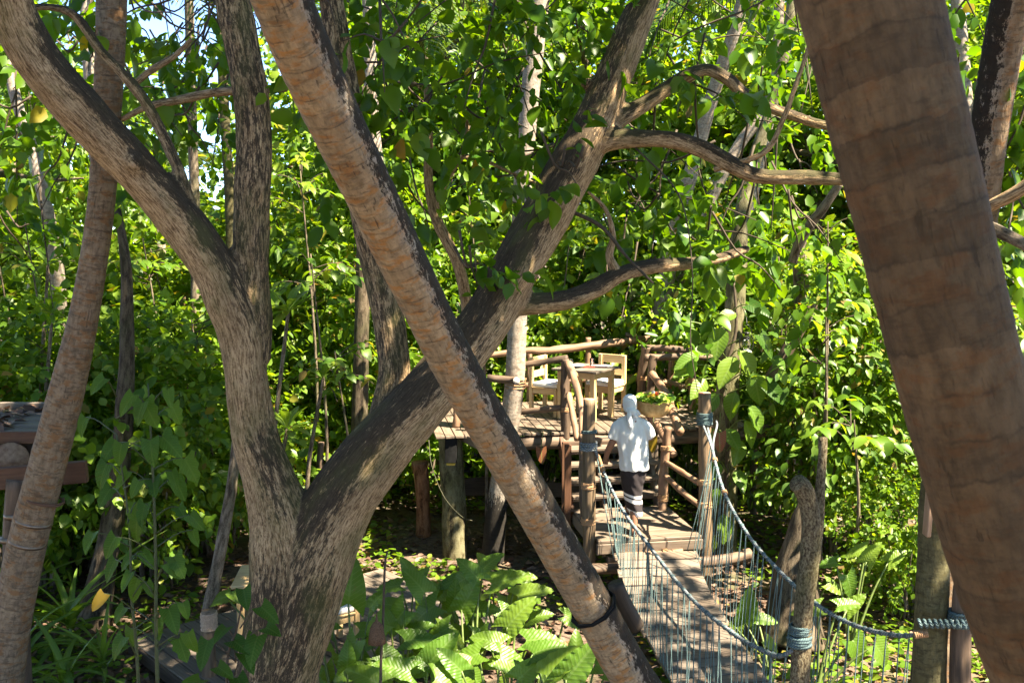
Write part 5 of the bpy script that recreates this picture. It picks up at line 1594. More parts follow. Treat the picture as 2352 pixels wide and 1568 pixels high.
for fx, fy, fz in ((0, .02, .0), (-.055, .21, .2)):
    MB().add(*loft([(fx, fy, fz + .002, .044, .128), (fx, fy, fz + .012, .046, .132), (fx, fy, fz + .020, .044, .128)], 20, 6)).build('sandal', SOLE, pe)

pe.scale = (1.035, 1.035, 1.035)
# basket carried on the right shoulder
Rp = Matrix.Rotation(math.radians(-2), 3, 'Z')
bc = PP + Rp @ Vector((.245, .21, 1.395))
bk = thing('wicker_basket', 'round wicker basket of vegetables carried at the right shoulder', 'basket', bc)
def basket_fn(V):
    return V
k = 56
prof = [(.05, 0), (.10, .012), (.14, .045), (.165, .085), (.178, .13), (.182, .165), (.170, .168), (.165, .13), (.150, .085), (.12, .045), (.06, .02), (.002, .018)]
rows = []
for i, (r, z) in enumerate(catmull(np.array([(r, z, 0) for r, z in prof]), 44)[:, :2]):
    for j in range(k):
        a = j * 2 * math.pi / k
        wv = .0045 * math.sin(j * math.pi * 1.0 + i * math.pi) if i < 30 else 0
        rows.append(((r + wv) * math.cos(a), (r + wv) * .92 * math.sin(a), z))
Fc = [(i * k + j, i * k + (j + 1) % k, (i + 1) * k + (j + 1) % k, (i + 1) * k + j) for i in range(43) for j in range(k)]
WICK = woodmat('golden_wicker', (.30, .17, .06), (.58, .38, .17), along=30, across=30, vary=.05)
bowl_ = MB().add(rows, Fc).build('bowl', WICK, bk)
rim = [Vector((.180 * math.cos(a), .166 * math.sin(a), .168 + .004 * math.sin(a * 9))) for a in np.linspace(0, 2 * math.pi, 50)]
MB().add(*tube(rim, [.012] * 50, 50, 8, resample=False)).build('rim', WICK, bowl_)
hd = [Vector((-.17 * math.cos(a), .10, .165 + .085 * math.sin(a))) for a in np.linspace(0, math.pi, 20)]
MB().add(*tube(hd, [.008] * 20, 20, 8, resample=False)).build('handle', WICK, bowl_)
LET = leafmat('lettuce_leaf', [(0, (.16, .30, .03)), (.5, (.26, .42, .05)), (1, (.36, .48, .08))], .4, tgain=(1.2, 1.2, .5), rough=.5)
LETD = leafmat('dark_lettuce_leaf', [(0, (.06, .14, .02)), (1, (.12, .24, .04))], .4, rough=.45)
frill = blade('frilly_leaf', lambda t: .42 * max(.05, math.sin(math.pi * (t * .8 + .06)) ** .8), LET, 10, 3, .1, .2, .16, 4.2, 0)
frilld = blade('dark_frilly_leaf', lambda t: .36 * max(.05, math.sin(math.pi * (t * .8 + .06)) ** .8), LETD, 10, 3, .2, .2, .05, 2.2, 0)
lrs = random.Random(5)
spots = [(-.14, .0, 'frilly bright green lettuce at the left rim of the basket', frill), (-.08, -.11, 'frilly lettuce hanging over the left front of the basket', frill), (-.02, -.12, 'frilly lettuce at the front middle of the basket', frill), (.06, -.10, 'frilly lettuce right of the middle of the basket', frill),
         (.10, .06, 'dark leaf bunch at the back right of the basket', frilld), (.15, -.04, 'green leaf bunch at the right rim of the basket', frilld), (-.05, .10, 'frilly lettuce at the back of the basket', frill), (.04, .02, 'frilly lettuce heaped in the centre of the basket', frill)]
for sx, sy, lab, ms in spots:
    lt_ = thing('lettuce', lab, 'lettuce', bc + Vector((sx * 1.12, sy * 1.12, .20)), 0, 'lettuces heaped in the basket')
    for q in range(11):
        a = lrs.random() * 6.28
        d = Vector((math.cos(a) * .8 + sx * 3, math.sin(a) * .8 + sy * 3, lrs.uniform(.2, 1.0)))
        o = link('leaf', ms, lt_)
        o.matrix_local = mat_from((lrs.uniform(-.02, .02), lrs.uniform(-.02, .02), 0), d, (lrs.uniform(-.4, .4), lrs.uniform(-.8, .2), 1), lrs.uniform(.075, .125))
TOM = plain('ripe_tomato', (.60, .10, .02), .3, .1, 10)
PEP = plain('yellow_pepper', (.66, .38, .03), .3, .1, 10)
WRA = plain('white_radish', (.7, .62, .55), .5, .05, 10)
for (x, y, z, r, mm, nm_, lab, cat) in ((.01, -.10, .235, .026, TOM, 'tomato', 'orange red tomato among the lettuce', 'tomato'), (-.045, -.11, .225, .024, PEP, 'yellow_pepper', 'upper yellow pepper beside the tomato', 'pepper'),
                                   (-.03, -.135, .20, .024, PEP, 'yellow_pepper', 'lower yellow pepper below the tomato', 'pepper'), (-.075, -.10, .205, .022, PEP, 'yellow_pepper', 'yellow pepper nearest the headscarf', 'pepper'), (-.025, -.085, .248, .022, WRA, 'white_radish', 'pale radish on top of the basket', 'radish')):
    V, Fc, at = loft([(0, 0, -r * .95, r * .35, r * .35), (0, 0, -r * .6, r * .85, r * .85), (0, 0, 0, r * 1.05, r), (0, 0, r * .6, r * .85, r * .8), (0, 0, r * .85, r * .45, r * .45), (0, 0, r * .78, r * .1, r * .1)], 16, 18, .08, x * 50)
    o = link(nm_, MB().add(V, Fc, at).mesh(nm_, mm))
    o.location = bc + Vector((x * 1.15, y * 1.15, z + .065))
    tag(o, lab, cat, 'peppers in the basket' if cat == 'pepper' else None)

# ------------------------------------------------------------------ hurricane lantern by the vine
bk.scale = (1.22, 1.22, 1.15)
ln_ = thing('hurricane_lantern', 'black hurricane lantern hanging among the vine leaves', 'lantern', A(1714, 812, 12.9))
LB = plain('lantern_metal', (.03, .03, .03), .35, .2, 30, .5, .05, .6)
LW = plain('lantern_base_metal', (.55, .55, .52), .35, .1, 30, .5, .05, .5)
MB().add(*lathe([(.065, 0), (.072, .008), (.070, .03), (.052, .045), (.035, .05), (.001, .052)])).build('base', LW, ln_)
MB().add(*lathe([(.03, .055), (.052, .09), (.056, .13), (.040, .18), (.030, .185)])).build('globe', glm, ln_)
MB().add(*lathe([(.05, .19), (.055, .2), (.03, .23), (.028, .26), (.05, .268), (.02, .285), (.001, .29)])).build('cap', LB, ln_)
for sg in (-1, 1):
    MB().add(*tube([(sg * .06, 0, .03), (sg * .085, 0, .10), (sg * .085, 0, .19), (sg * .05, 0, .245)], [.008] * 4, 14, 7)).build('side_tube', LB, ln_)
MB().add(*tube([(-.07, 0, .2), (-.05, 0, .33), (0, 0, .38), (.05, 0, .33), (.07, 0, .2)], [.004] * 5, 16, 6)).build('bail', LB, ln_)
MB().add(*tube([(0, 0, .38), (0, .1, .5), (-.05, .45, .75)], [.004] * 3, 10, 6)).build('hook', LB, ln_)

# coir bell on a stake
cb = thing('coir_bell', 'brown coconut fibre bell on a thin stake among the taro', 'garden ornament', (A(872, 1490, 7.3).x, 7.3, 0))
MB().add(*tube([Vector((cb.location.x - .02, 7.3, -.1)), A(874, 1568, 7.3), A(880, 1420, 7.3), A(884, 1300, 7.3), A(890, 1265, 7.3)], [.012, .011, .010, .009, .006], 26, 8)).build('stake', G['twig'], cb, off=cb.location)
c = A(866, 1475, 7.25)
V, Fc = lathe([(.004, .24), (.012, .17), (.03, .155), (.05, .12), (.062, .05), (.068, 0), (.058, .0), (.05, .05), (.002, .12)], 18)
MB().add(np.array(V) + np.array(c), Fc).build('bell', COIRDARK, cb, off=cb.location)

# ------------------------------------------------------------------ plants in front
CAMV = Vector((0, 0, CAMZ))
def herb(name, label, cat, group, basep, tips, meshes, stem_r=.010, stemmat=None, bow=.25, lift=True):
    """a plant of single leaves: each leaf on its own stalk; tips = (u, v, d, length px, roll direction px vector or None)"""
    t = thing(name, label, cat, basep, 0, group)
    for (u, v, d, ln, (du, dv), nvec) in tips:
        p = A(u, v, d)                     # where stalk meets blade
        q = A(u + du, v + dv, d - .02 * abs(dv) / 40)
        dvec = (q - p)
        size = px(ln, d) * (.74 if name == 'elephant_ear' else .85)
        st = Vector(basep) + Vector((random.uniform(-.04, .04), random.uniform(-.04, .04), 0))
        mid = st.lerp(p, .55) + Vector((0, 0, bow * (p - st).length * .3))
        sm = MB().add(*tube([st, mid, p], [stem_r * 1.4, stem_r, stem_r * .7], 10, 6)).build('stalk', stemmat or G['stem'], t, off=t.location)
        leaf_part(meshes, p, dvec, nvec, size, t)
    return t
GT_ = 'elephant ear plants on the forest floor'
rr = random.Random(23)
# (u, v of blade base, distance, blade length px, direction px, normal)
def nv(tilt=.5, side=0): return Vector((side, -tilt, 1))
taro_sets = [
 ((1075, 1560, 8.9), 'elephant ear plant with the topmost upright leaves below the deck', [(1100, 1330, 9.4, 95, (-40, -45), nv(.7, -.3)), (1130, 1340, 9.5, 130, (60, -20), nv(.5, .3)), (1085, 1320, 9.6, 90, (-70, 25), nv(.9)), (1060, 1400, 9.3, 110, (30, -60), nv(.9, .3))]),
 ((1170, 1600, 8.9), 'elephant ear plant with a big grey green leaf beside the leaning palm', [(1165, 1440, 8.9, 130, (55, -75), nv(1.2, -.4)), (1190, 1370, 9.3, 110, (60, -30), nv(.4, .4)), (1210, 1470, 8.8, 120, (85, -10), nv(.5, .2)), (1120, 1460, 8.8, 90, (-60, 40), nv(.9))]),
 ((1000, 1590, 8.7), 'elephant ear plant in the middle of the clump', [(1000, 1390, 9.2, 105, (-50, 25), nv(.9, -.2)), (975, 1360, 9.3, 95, (-35, -50), nv(.9)), (1010, 1450, 8.9, 100, (70, 30), nv(.8)), (1030, 1440, 8.9, 100, (-70, 40), nv(1.0))]),
 ((900, 1600, 8.6), 'elephant ear plant with dark leaves left in the clump', [(930, 1400, 9.0, 110, (-40, 40), nv(1.1, -.2)), (880, 1430, 8.8, 100, (-60, 45), nv(1.0, -.2)), (930, 1470, 8.7, 110, (70, -10), nv(.7)), (880, 1500, 8.5, 95, (60, 30), nv(.8))]),
 ((800, 1560, 8.6), 'elephant ear plant against the forked trunk with one big pale leaf', [(800, 1385, 8.8, 135, (10, -85), nv(1.3, .3)), (820, 1470, 8.6, 100, (-30, 60), nv(1.0, -.5)), (850, 1395, 9.0, 80, (30, -40), nv(.8))]),
 ((1120, 1640, 8.3), 'elephant ear plant at the bottom edge in front', [(1100, 1500, 8.5, 110, (-70, 20), nv(.7)), (1150, 1510, 8.5, 120, (70, 30), nv(.7)), (1060, 1540, 8.3, 110, (-50, -50), nv(1.0)), (1190, 1560, 8.3, 105, (50, -50), nv(.9, .3))]),
 ((960, 1680, 8.2), 'dark elephant ear plant at the bottom left of the clump', [(940, 1540, 8.3, 120, (-70, -20), nv(.8)), (985, 1525, 8.4, 120, (40, -60), nv(1.0)), (1000, 1560, 8.2, 120, (80, 20), nv(.7)), (870, 1570, 8.1, 110, (-60, -40), nv(.9))]),
 ((1300, 1660, 7.9), 'strap leaved elephant ear beside the foot of the leaning palm', [(1255, 1550, 8.1, 160, (85, -75), nv(.8, -.5)), (1300, 1560, 8.0, 150, (70, -85), nv(.8, .5)), (1225, 1500, 8.4, 110, (85, -40), nv(.5))]),
 ((1800, 1560, 9.9), 'elephant ear plant behind the far hand rope with one huge pale leaf', [(1712, 1430, 10.2, 120, (15, -85), nv(1.5, .1)), (1690, 1440, 10.0, 70, (-10, 40), nv(1.2)), (1740, 1420, 10.2, 70, (60, 5), nv(.8)), (1760, 1470, 9.8, 60, (40, 30), nv(.8))]),
 ((1905, 1600, 9.5), 'elephant ear plant between forked post and mossy palm', [(1880, 1395, 9.6, 90, (-60, 10), nv(.9)), (1945, 1400, 9.8, 80, (45, -40), nv(1.0)), (1960, 1470, 9.5, 100, (30, 50), nv(1.2)), (1860, 1530, 9.2, 80, (-50, 10), nv(.8)), (1925, 1390, 9.6, 75, (55, -10), nv(.7)), (2010, 1480, 9.4, 95, (50, 60), nv(1.2))]),
 ((1985, 1560, 10.4), 'tall elephant ear plant with an upright leaf right of the forked post', [(1990, 1290, 10.4, 75, (35, -75), nv(.9, -.9)), (1945, 1320, 10.3, 85, (20, 55), nv(1.2)), (1990, 1260, 10.6, 70, (-70, 15), nv(.6)), (2040, 1290, 10.6, 70, (60, -45), nv(.8)), (1920, 1290, 10.6, 65, (-60, 10), nv(.6))]),
 ((1880, 1500, 11.0), 'small elephant ear plant seen behind the forked post', [(1900, 1340, 11.0, 70, (40, 20), nv(1.0)), (1870, 1330, 11.0, 60, (-40, 10), nv(1.0)), (1925, 1500, 10.4, 70, (30, 30), nv(1))]),
 ((1090, 1440, 10.2), 'small elephant ear plant behind the top of the clump', [(1050, 1330, 10.0, 75, (-40, 15), nv(.9)), (1110, 1305, 10.1, 80, (35, -35), nv(.7)), (1150, 1400, 9.8, 80, (50, 20), nv(.9)), (1020, 1370, 10, 70, (-30, -35), nv(.9))]),
 ((930, 1500, 9.8), 'small elephant ear plant behind the dark leaves of the clump', [(905, 1390, 9.7, 70, (-40, -10), nv(.9)), (950, 1345, 9.8, 75, (25, -40), nv(.8)), (965, 1420, 9.6, 80, (50, 15), nv(.9))]),
 ((1230, 1560, 9.2), 'small elephant ear plant close behind the leaning palm', [(1215, 1420, 9.4, 80, (55, -20), nv(.7)), (1240, 1490, 9.2, 80, (50, 15), nv(.9)), (1200, 1520, 9.0, 80, (-50, 15), nv(.9))]),
 ((1040, 1600, 8.6), 'elephant ear plant with crowded leaves in the middle front', [(1050, 1490, 8.7, 95, (-45, 35), nv(1)), (1090, 1460, 8.8, 90, (55, 15), nv(.9)), (1020, 1520, 8.6, 90, (-60, 10), nv(.9)), (1075, 1540, 8.5, 90, (40, 40), nv(1.1)), (990, 1490, 8.7, 80, (-40, -30), nv(1))]),
 ((640, 1470, 9.6), 'elephant ear seedling by the garden table', [(600, 1400, 9.6, 50, (-30, 25), nv(1.0)), (560, 1375, 9.7, 60, (-40, -20), nv(.8)), (520, 1370, 9.9, 70, (-50, 10), nv(.7))]),
]
fill_labels = ['elephant ear plant filling the bed between forked trunk and coir bell', 'elephant ear plant low in front of the garden chair', 'elephant ear plant in the back row left of the deck support', 'elephant ear plant in the back row under the deck edge', 'elephant ear plant beside the coir bell stake', 'elephant ear plant in the front row below the coir bell', 'elephant ear plant low in the front row centre', 'elephant ear plant in the front row left of the leaning palm foot', 'elephant ear plant tucked behind the leaning palm', 'elephant ear plant in the shade right of the leaning palm foot', 'elephant ear plant at the bottom edge under the big pale leaf', 'elephant ear plant in the gap of the clump centre']
for lab, (fu, fv, fd) in zip(fill_labels, ((780, 1480, 8.9), (745, 1520, 8.9), (960, 1370, 9.9), (1150, 1350, 10.2), (905, 1480, 8.9), (860, 1550, 8.4), (1010, 1550, 8.4), (1190, 1530, 8.6), (1260, 1420, 9.4), (1330, 1540, 8.4), (790, 1560, 8.3), (1050, 1420, 9.4))):
    tp = []
    for q in range(5):
        a = q * 1.26 + rr.random()
        tp.append((fu + 55 * math.cos(a) + rr.uniform(-12, 12), fv + 32 * math.sin(a) + rr.uniform(-25, 12), fd + .2 * rr.random(), rr.uniform(62, 98), (52 * math.cos(a), 30 * math.sin(a) + 14), nv(rr.uniform(.6, 1.1), rr.uniform(-.3, .3))))
    taro_sets.append(((fu, fv + 80, fd), lab, tp))
for (bu, bv, bd), lab, tips in taro_sets:
    X = (bu - CU) / F * bd
    herb('elephant_ear', lab, 'plant', GT_, Vector((X, bd, gz(X, bd) - .03)), tips, TARO, .012)
# strap leaved plants at the lower left
GD = 'strap leaved plants at the lower left'
for (u, v, d, n_, h, lab) in ((165, 1480, 7.6, 16, .85, 'tall strap leaved plant with sunlit blades at the lower left'), (60, 1540, 7.0, 14, .75, 'strap leaved plant at the bottom left corner'), (150, 1600, 6.8, 14, .7, 'dark strap leaved plant at the bottom edge left'), (240, 1560, 7.2, 12, .7, 'sprawling strap leaved plant right of the corner'), (40, 1430, 8.6, 12, .7, 'strap leaved plant behind the slender palm foot')):
    b0 = AZ(u, v + 10, 0.05)
    t = thing('strap_leaf_plant', lab, 'plant', b0, 0, GD)
    top = b0 + Vector((0, 0, .25))
    MB().add(*tube([b0 - Vector((0, 0, .05)), top], [.02, .016], 6, 8)).build('stem', G['stem'], t, off=t.location)
    for q in range(n_):
        a = q * 2.4 + rr.random()
        el = rr.uniform(.35, 1.5)
        dvec = Vector((math.cos(a) * math.cos(el), math.sin(a) * math.cos(el), math.sin(el)))
        leaf_part(STRAP, b0 + Vector((0, 0, .12 + .2 * rr.random())), dvec, Vector((-dvec.x * dvec.z, -dvec.y * dvec.z, 1.2)), h * rr.uniform(.75, 1.15), t)

# sapling with large lobed leaves in front of the forked tree
sa = thing('lobed_leaf_sapling', 'shaded sapling with big lobed leaves on a straight stem left of the forked tree', 'sapling', (A(362, 1568, 5.2).x, 5.2, 0))
MB().add(*tube([Vector((sa.location.x, 5.2, -.1)), A(362, 1568, 5.2), A(358, 1300, 5.2), A(352, 1100, 5.2), A(340, 880, 5.2)], [.012, .011, .009, .007, .004], 40, 8)).build('stem', G['stemdark'], sa, off=sa.location)
MB().add(*tube([Vector((sa.location.x - .12, 5.25, -.1)), A(318, 1568, 5.25), A(303, 1380, 5.25), A(296, 1200, 5.25), A(268, 1000, 5.25)], [.012, .010, .008, .006, .004], 40, 8)).build('stem', G['stemdark'], sa, off=sa.location)
for q in range(44):
    v = 900 + 600 * (q / 44) + rr.uniform(-15, 15)
    u0 = np.interp(v, [880, 1300, 1568], [342, 357, 362]) if q % 3 else np.interp(v, [1000, 1200, 1568], [268, 296, 318])
    side = 1 if q % 2 else -1
    u = u0 + side * rr.uniform(15, 95)
    d = 5.2 + rr.uniform(-.25, .35)
    p = A(u, v - rr.uniform(0, 30), d)
    s0 = A(u0, v + 20, 5.2)
    MB().add(*tube([s0, s0.lerp(p, .6) + Vector((0, 0, .02)), p], [.004, .003, .003], 6, 5)).build('stalk', G['stemdark'], sa, off=sa.location)
    dv_ = Vector((side * rr.uniform(.1, .7), rr.uniform(-.7, .1), -rr.uniform(.35, 1.0)))
    lb = q == 36
    leaf_part(HEART_Y if lb else MAPLE + HEART, p, dv_, Vector((rr.uniform(-.4, .4), -.8, .7)), px(rr.uniform(42, 68), d), sa, label='yellowed lobed leaf' if lb else None)
# sunlit heart leaves before the trunk foot
hp = thing('heart_leaf_sapling', 'young sapling with glossy heart leaves in front of the trunk foot', 'sapling', (A(520, 1568, 6.4).x, 6.4, 0))
hps = [(560, 1352, 65, (5, 40)), (600, 1392, 65, (40, 35)), (592, 1460, 72, (-20, 50)), (478, 1470, 75, (-20, 60)), (535, 1470, 60, (40, 20)), (460, 1560, 70, (-50, 15)), (545, 1555, 70, (25, 45)), (520, 1600, 80, (-60, 25)), (560, 1500, 55, (30, 45)), (520, 1440, 50, (-30, 20)), (500, 1530, 60, (45, 30)), (610, 1440, 50, (40, 10))]
MB().add(*tube([Vector((hp.location.x, 6.4, -.1)), A(520, 1568, 6.4), A(545, 1440, 6.4), A(562, 1350, 6.4)], [.012, .009, .007, .004], 26, 7)).build('stem', G['twig'], hp, off=hp.location)
for (u, v, ln, (du, dv_)) in hps:
    p = A(u, v, 6.4); q = A(u + du, v + dv_, 6.25)
    s0 = A(530 + (1568 - v) * .12, v + 50, 6.4)
    MB().add(*tube([s0, s0.lerp(p, .6) + Vector((0, 0, .03)), p], [.005, .004, .003], 6, 5)).build('stalk', G['twig'], hp, off=hp.location)
    leaf_part(HEART, p, q - p, Vector((rr.uniform(-.3, .3), -.6, 1)), px(ln, 6.4), hp)

# climbing vine with broad leaves on the mossy trunk and along the deck end
vi = thing('climbing_vine', 'climbing vine with broad variegated leaves on the trunk right of the deck', 'vine', (A(1668, 1100, 13.3).x, 13.25, 0))
MB().add(*tube([A(1660, 1250, 13.2), A(1672, 1000, 13.15), A(1660, 880, 13.1), A(1690, 760, 13.15), A(1686, 650, 13.2)], [.03, .03, .026, .022, .015], 40, 8, knobbly(5, .2, 5))).build('stem', G['twig'], vi, off=vi.location)
vs = [(1655, 752, 68, (-10, 52)), (1700, 805, 70, (35, 50)), (1690, 820, 78, (-30, 45)), (1640, 800, 60, (-70, 10)), (1605, 815, 60, (-45, 20)), (1600, 838, 60, (-40, 15)), (1745, 770, 55, (30, 45)), (1730, 855, 70, (15, 60)), (1620, 870, 60, (-30, 40)), (1690, 900, 60, (-20, 55)), (1720, 930, 65, (30, 50)), (1745, 1010, 0, (0, 0)),
      (1650, 905, 55, (-35, 45)), (1710, 965, 65, (25, 55)), (1640, 985, 60, (-20, 30)), (1668, 985, 60, (25, 35)), (1690, 1080, 55, (20, 40)), (1650, 1060, 55, (-20, 45)), (1700, 1010, 60, (-10, 60)), (1760, 880, 60, (40, 40)), (1650, 1120, 50, (-15, 45)), (1690, 720, 50, (-50, 10)), (1720, 700, 55, (45, 20)), (1770, 820, 50, (40, 25)), (1610, 770, 50, (-40, -10)), (1560, 740, 55, (-45, 15)), (1660, 1180, 60, (10, 55)), (1640, 1230, 50, (-20, 40))]
for (u, v, ln, (du, dv_)) in vs:
    if not ln: continue
    p = A(u, v, 12.75 + rr.uniform(-.15, .2)); q = A(u + du, v + dv_, 12.6)
    s0 = A(1670, v + 25, 13.12)
    MB().add(*tube([s0, s0.lerp(p, .6) + Vector((0, 0, .05)), p], [.010, .008, .006], 6, 5)).build('stalk', G['stem'], vi, off=vi.location)
    leaf_part(BIGOV + BIGOV + HEART[:1], p, q - p, Vector((rr.uniform(-.4, .4), -.8, .9)), px(ln * 1.12, 12.75), vi)
for (u, v, lab, ms) in ((1652, 1000, 'red backed leaf right of the right bridge post', HEART_R), (1243, 1035, 'red leaf under the deck edge', HEART_R), (1498, 1010, 'yellow leaf below the deck beside the person', HEART_Y)):
    t = thing('hanging_leaf', lab, 'leaf', A(u, v - 6, 12.6 if u > 1600 else 13.2))
    dd = t.location.y
    leaf_part(ms, Vector(t.location), (0.05, -.15, -1), (0, -1, .2), px(48 if u > 1600 else 38, dd), t, 'blade')
    MB().add(*tube([Vector(t.location), Vector(t.location) + Vector((.03, .1, .25))], [.006, .005], 5, 5)).build('stalk', G['stem'], t, off=t.location)

# rosette saplings
for (u, v, d, hb, ln, lab) in ((662, 715, 11.0, 0, .34, 'rosette of long glossy leaves high beside the forked limb'), (660, 985, 10.8, 0, .33, 'sunlit rosette of long leaves lower beside the forked limb'), (742, 870, 12.2, 0, .24, 'small rosette sapling behind the dark rear limb'), (120, 720, 12, 0, .26, 'rosette of pale leaves far left'), (110, 610, 12.5, 0, .26, 'rosette of bright leaves above it far left')):
    p = A(u, v, d)
    t = thing('rosette_sapling', lab, 'sapling', (p.x - .3, d + .2, 0), 0, 'saplings with leaf rosettes')
    b0 = Vector((p.x - .25, d + .2, -.1))
    MB().add(*tube([b0, b0.lerp(p, .5) + Vector((-.12, 0, .1)), p], [.035, .028, .020], 30, 8, knobbly(u, .1, 4))).build('stem', BARK_BG, t, off=t.location)
    for q in range(16):
        a = q * 2.4; el = rr.uniform(-.25, 1.15)
        dvec = Vector((math.cos(a) * math.cos(el), math.sin(a) * math.cos(el), math.sin(el)))
        leaf_part(ROSETTE, p + dvec * .02, dvec, Vector((-dvec.x * dvec.z, -dvec.y * dvec.z, 1)), ln * rr.uniform(.8, 1.15), t)

# broad yellow green leaves behind the right end of the deck
bp = thing('broad_leaf_plant', 'plant with big yellow green leaves behind the right end of the deck', 'plant', (A(1560, 1000, 16.6).x, 16.6, 0))
for (u, v, ln, (du, dv_)) in ((1548, 720, 80, (60, 35)), (1560, 755, 80, (-60, 20)), (1580, 790, 85, (55, 30)), (1600, 700, 70, (40, -40)), (1520, 820, 70, (-50, 30)), (1570, 850, 80, (50, 45)), (1500, 900, 80, (-40, 40)), (1545, 880, 85, (20, 65)), (1600, 930, 80, (35, 50)), (1450, 900, 75, (-45, 40)), (1620, 860, 70, (45, 10)), (1480, 840, 70, (30, 55)), (1440, 930, 70, (-30, 35))):
    p = A(u, v, 16.5); q = A(u + du, v + dv_, 16.3)
    s0 = Vector((bp.location.x + (u - 1545) / 400, 16.6, 0))
    MB().add(*tube([s0, s0.lerp(p, .6) + Vector((0, 0, .15)), p], [.02, .014, .009], 10, 6)).build('stalk', G['stem'], bp, off=bp.location)
    leaf_part(BIGOV + HEART[:1], p, q - p, Vector((rr.uniform(-.3, .3), -.4, 1)), px(ln, 16.5), bp)

# sunlit saplings whose sprays of larger leaves stand out before the forest wall
GSP = 'saplings with sprays of big sunlit leaves'
sprays = [(770, 860, 12.6, .75, 'sapling with pale sunlit sprays left of the dark rear limb'), (715, 640, 13.6, .85, 'sapling with bright sprays between the upright limb and the leaning palm'), (440, 780, 13.0, .8, 'sapling with sunlit sprays behind the left limb'), (330, 600, 13.8, .8, 'sapling with sprays between slender palm and left limb'),
 (110, 800, 12.6, .7, 'sapling with sprays left of the slender palm'), (1075, 470, 13.6, .7, 'sapling with glowing sprays seen in the V of the trunks'), (1895, 760, 11.8, .7, 'sapling with sprays over the bush right of the broken log'), (1960, 1010, 11.4, .6, 'sapling with big leaves beside the near palm edge'),
 (1900, 560, 11.8, .65, 'sapling with sprays left of the near palm high up'), (2300, 760, 9.6, .6, 'sapling with sprays right of the near palm'), (690, 430, 14.6, .8, 'tall sapling with bright sprays right of the upright limb'), (520, 1030, 13.6, .5, 'small sapling with sprays left of the fork'), (1450, 690, 17.2, .7, 'sapling with sprays behind the dining table'), (1270, 720, 17.2, .6, 'sapling with sprays behind the left chair'), (60, 560, 13.2, .7, 'tall sapling with sprays at the left edge')]
SUNL = [blade('sunlit_leaf', ovate(0.24 + .05 * i), G['bright'], 6, 1, 0.3, 0.2 + .15 * i) for i in range(3)]
for (u, v, d, R_, lab) in sprays:
    c = A(u, v, d)
    gx = c.x + rr.uniform(-.3, .3)
    t = thing('sunlit_sapling', lab, 'sapling', (gx, d + .3, 0), 0, GSP)
    b0 = Vector((gx, d + .3, -.1))
    MB().add(*tube([b0, b0.lerp(c, .5) + Vector((.1, 0, .1)), c + Vector((0, 0, R_ * .4))], [.03, .022, .008], 26, 7, knobbly(u, .15, 4))).build('stem', BARK_BG, t, off=t.location)
    for q in range(9):
        a = q * 2.4 + rr.random()
        s0 = c + Vector((0, .1, rr.uniform(-.6, .3) * R_))
        dr = Vector((math.cos(a), math.sin(a) * .8 - .25, rr.uniform(-.2, .6))).normalized()
        e = s0 + dr * R_ * rr.uniform(.6, 1.1)
        m_ = s0.lerp(e, .5) + Vector((0, 0, .08))
        MB().add(*tube([s0, m_, e + Vector((0, 0, -.05))], [.008, .006, .003], 8, 5)).build('twig', G['twig'], t, off=t.location)
        for k_ in range(6):
            f = .3 + .7 * k_ / 5
            p = s0.lerp(e, f) + Vector((0, 0, .08 * math.sin(f * 3.1)))
            ph = k_ * 2.4
            dv_ = dr * .5 + Vector((math.cos(ph) * .8, math.sin(ph) * .8, -.35 + rr.uniform(-.2, .2)))
            leaf_part(SUNL, p, dv_, Vector((rr.uniform(-.4, .4), rr.uniform(-.5, .1), 1)), rr.uniform(.14, .22), t)

# ------------------------------------------------------------------ palm crowns
def frond_mesh():
    V, Q = [], []
    nS = 44
    Lf = 3.4
    def rach(t): return Vector((0, Lf * t * (1 - .18 * t * t), .55 * math.sin(t * 1.9) - 1.15 * t ** 2.3))
    for i in range(nS):           # rachis
        p = rach(i / (nS - 1)); r = .022 * (1 - i / nS) + .004
        V += [p + Vector((-r, 0, 0)), p + Vector((0, 0, r)), p + Vector((r, 0, 0))]
    for i in range(nS - 1):
        a = i * 3
        Q += [(a, a + 1, a + 4, a + 3), (a + 1, a + 2, a + 5, a + 4)]
    fr = random.Random(4)
    for i in range(5, nS):
        t = i / (nS - 1)
        p = rach(t)
        ln = .85 * math.sin(math.pi * (t * .82 + .12)) ** .7
        for s in (-1, 1):
            d = Vector((s * .85, .45 + .3 * t, -.25 - fr.random() * .35)).normalized()
            wd = Vector((0, .02, .012))
            n = len(V)
            m_ = p + d * ln * .5 + Vector((0, 0, .03))
            e = p + d * ln + Vector((0, 0, -.16 * ln))
            V += [p - wd * .6, p + wd * .6, m_ - wd, m_ + wd, e - wd * .15, e + wd * .15]
            Q += [(n, n + 1, n + 3, n + 2), (n + 2, n + 3, n + 5, n + 4)]
    return quads_mesh('palm_frond', np.array([tuple(v) for v in V]), np.array(Q), G['frond'])
FROND = frond_mesh()
def palm_crown(root, at, n=14, sc=1.0, seed=1):
    rs = random.Random(seed)
    for i in range(n):
        o = link('frond', FROND, root)
        el = rs.uniform(-.35, .95)
        s = sc * rs.uniform(.8, 1.1)
        o.matrix_local = Matrix.Translation(Vector(at) - Vector(root.location)) @ Matrix.Rotation(i * 2.4 + rs.uniform(-.2, .2), 4, 'Z') @ Matrix.Rotation(el, 4, 'X') @ Matrix.Scale(s, 4)
fps = [o for o in COL.objects if o.name.startswith('forest_palm') and o.parent is None]
def fp_by(txt): return [o for o in fps if txt in o['label']][0]
palm_crown(fp_by('slim pale trunk just left'), A(192, -120, 13.5), 14, 1.0, 2)
palm_crown(fp_by('half hidden behind the leaning palm'), A(846, -90, 15.0), 14, .95, 3)
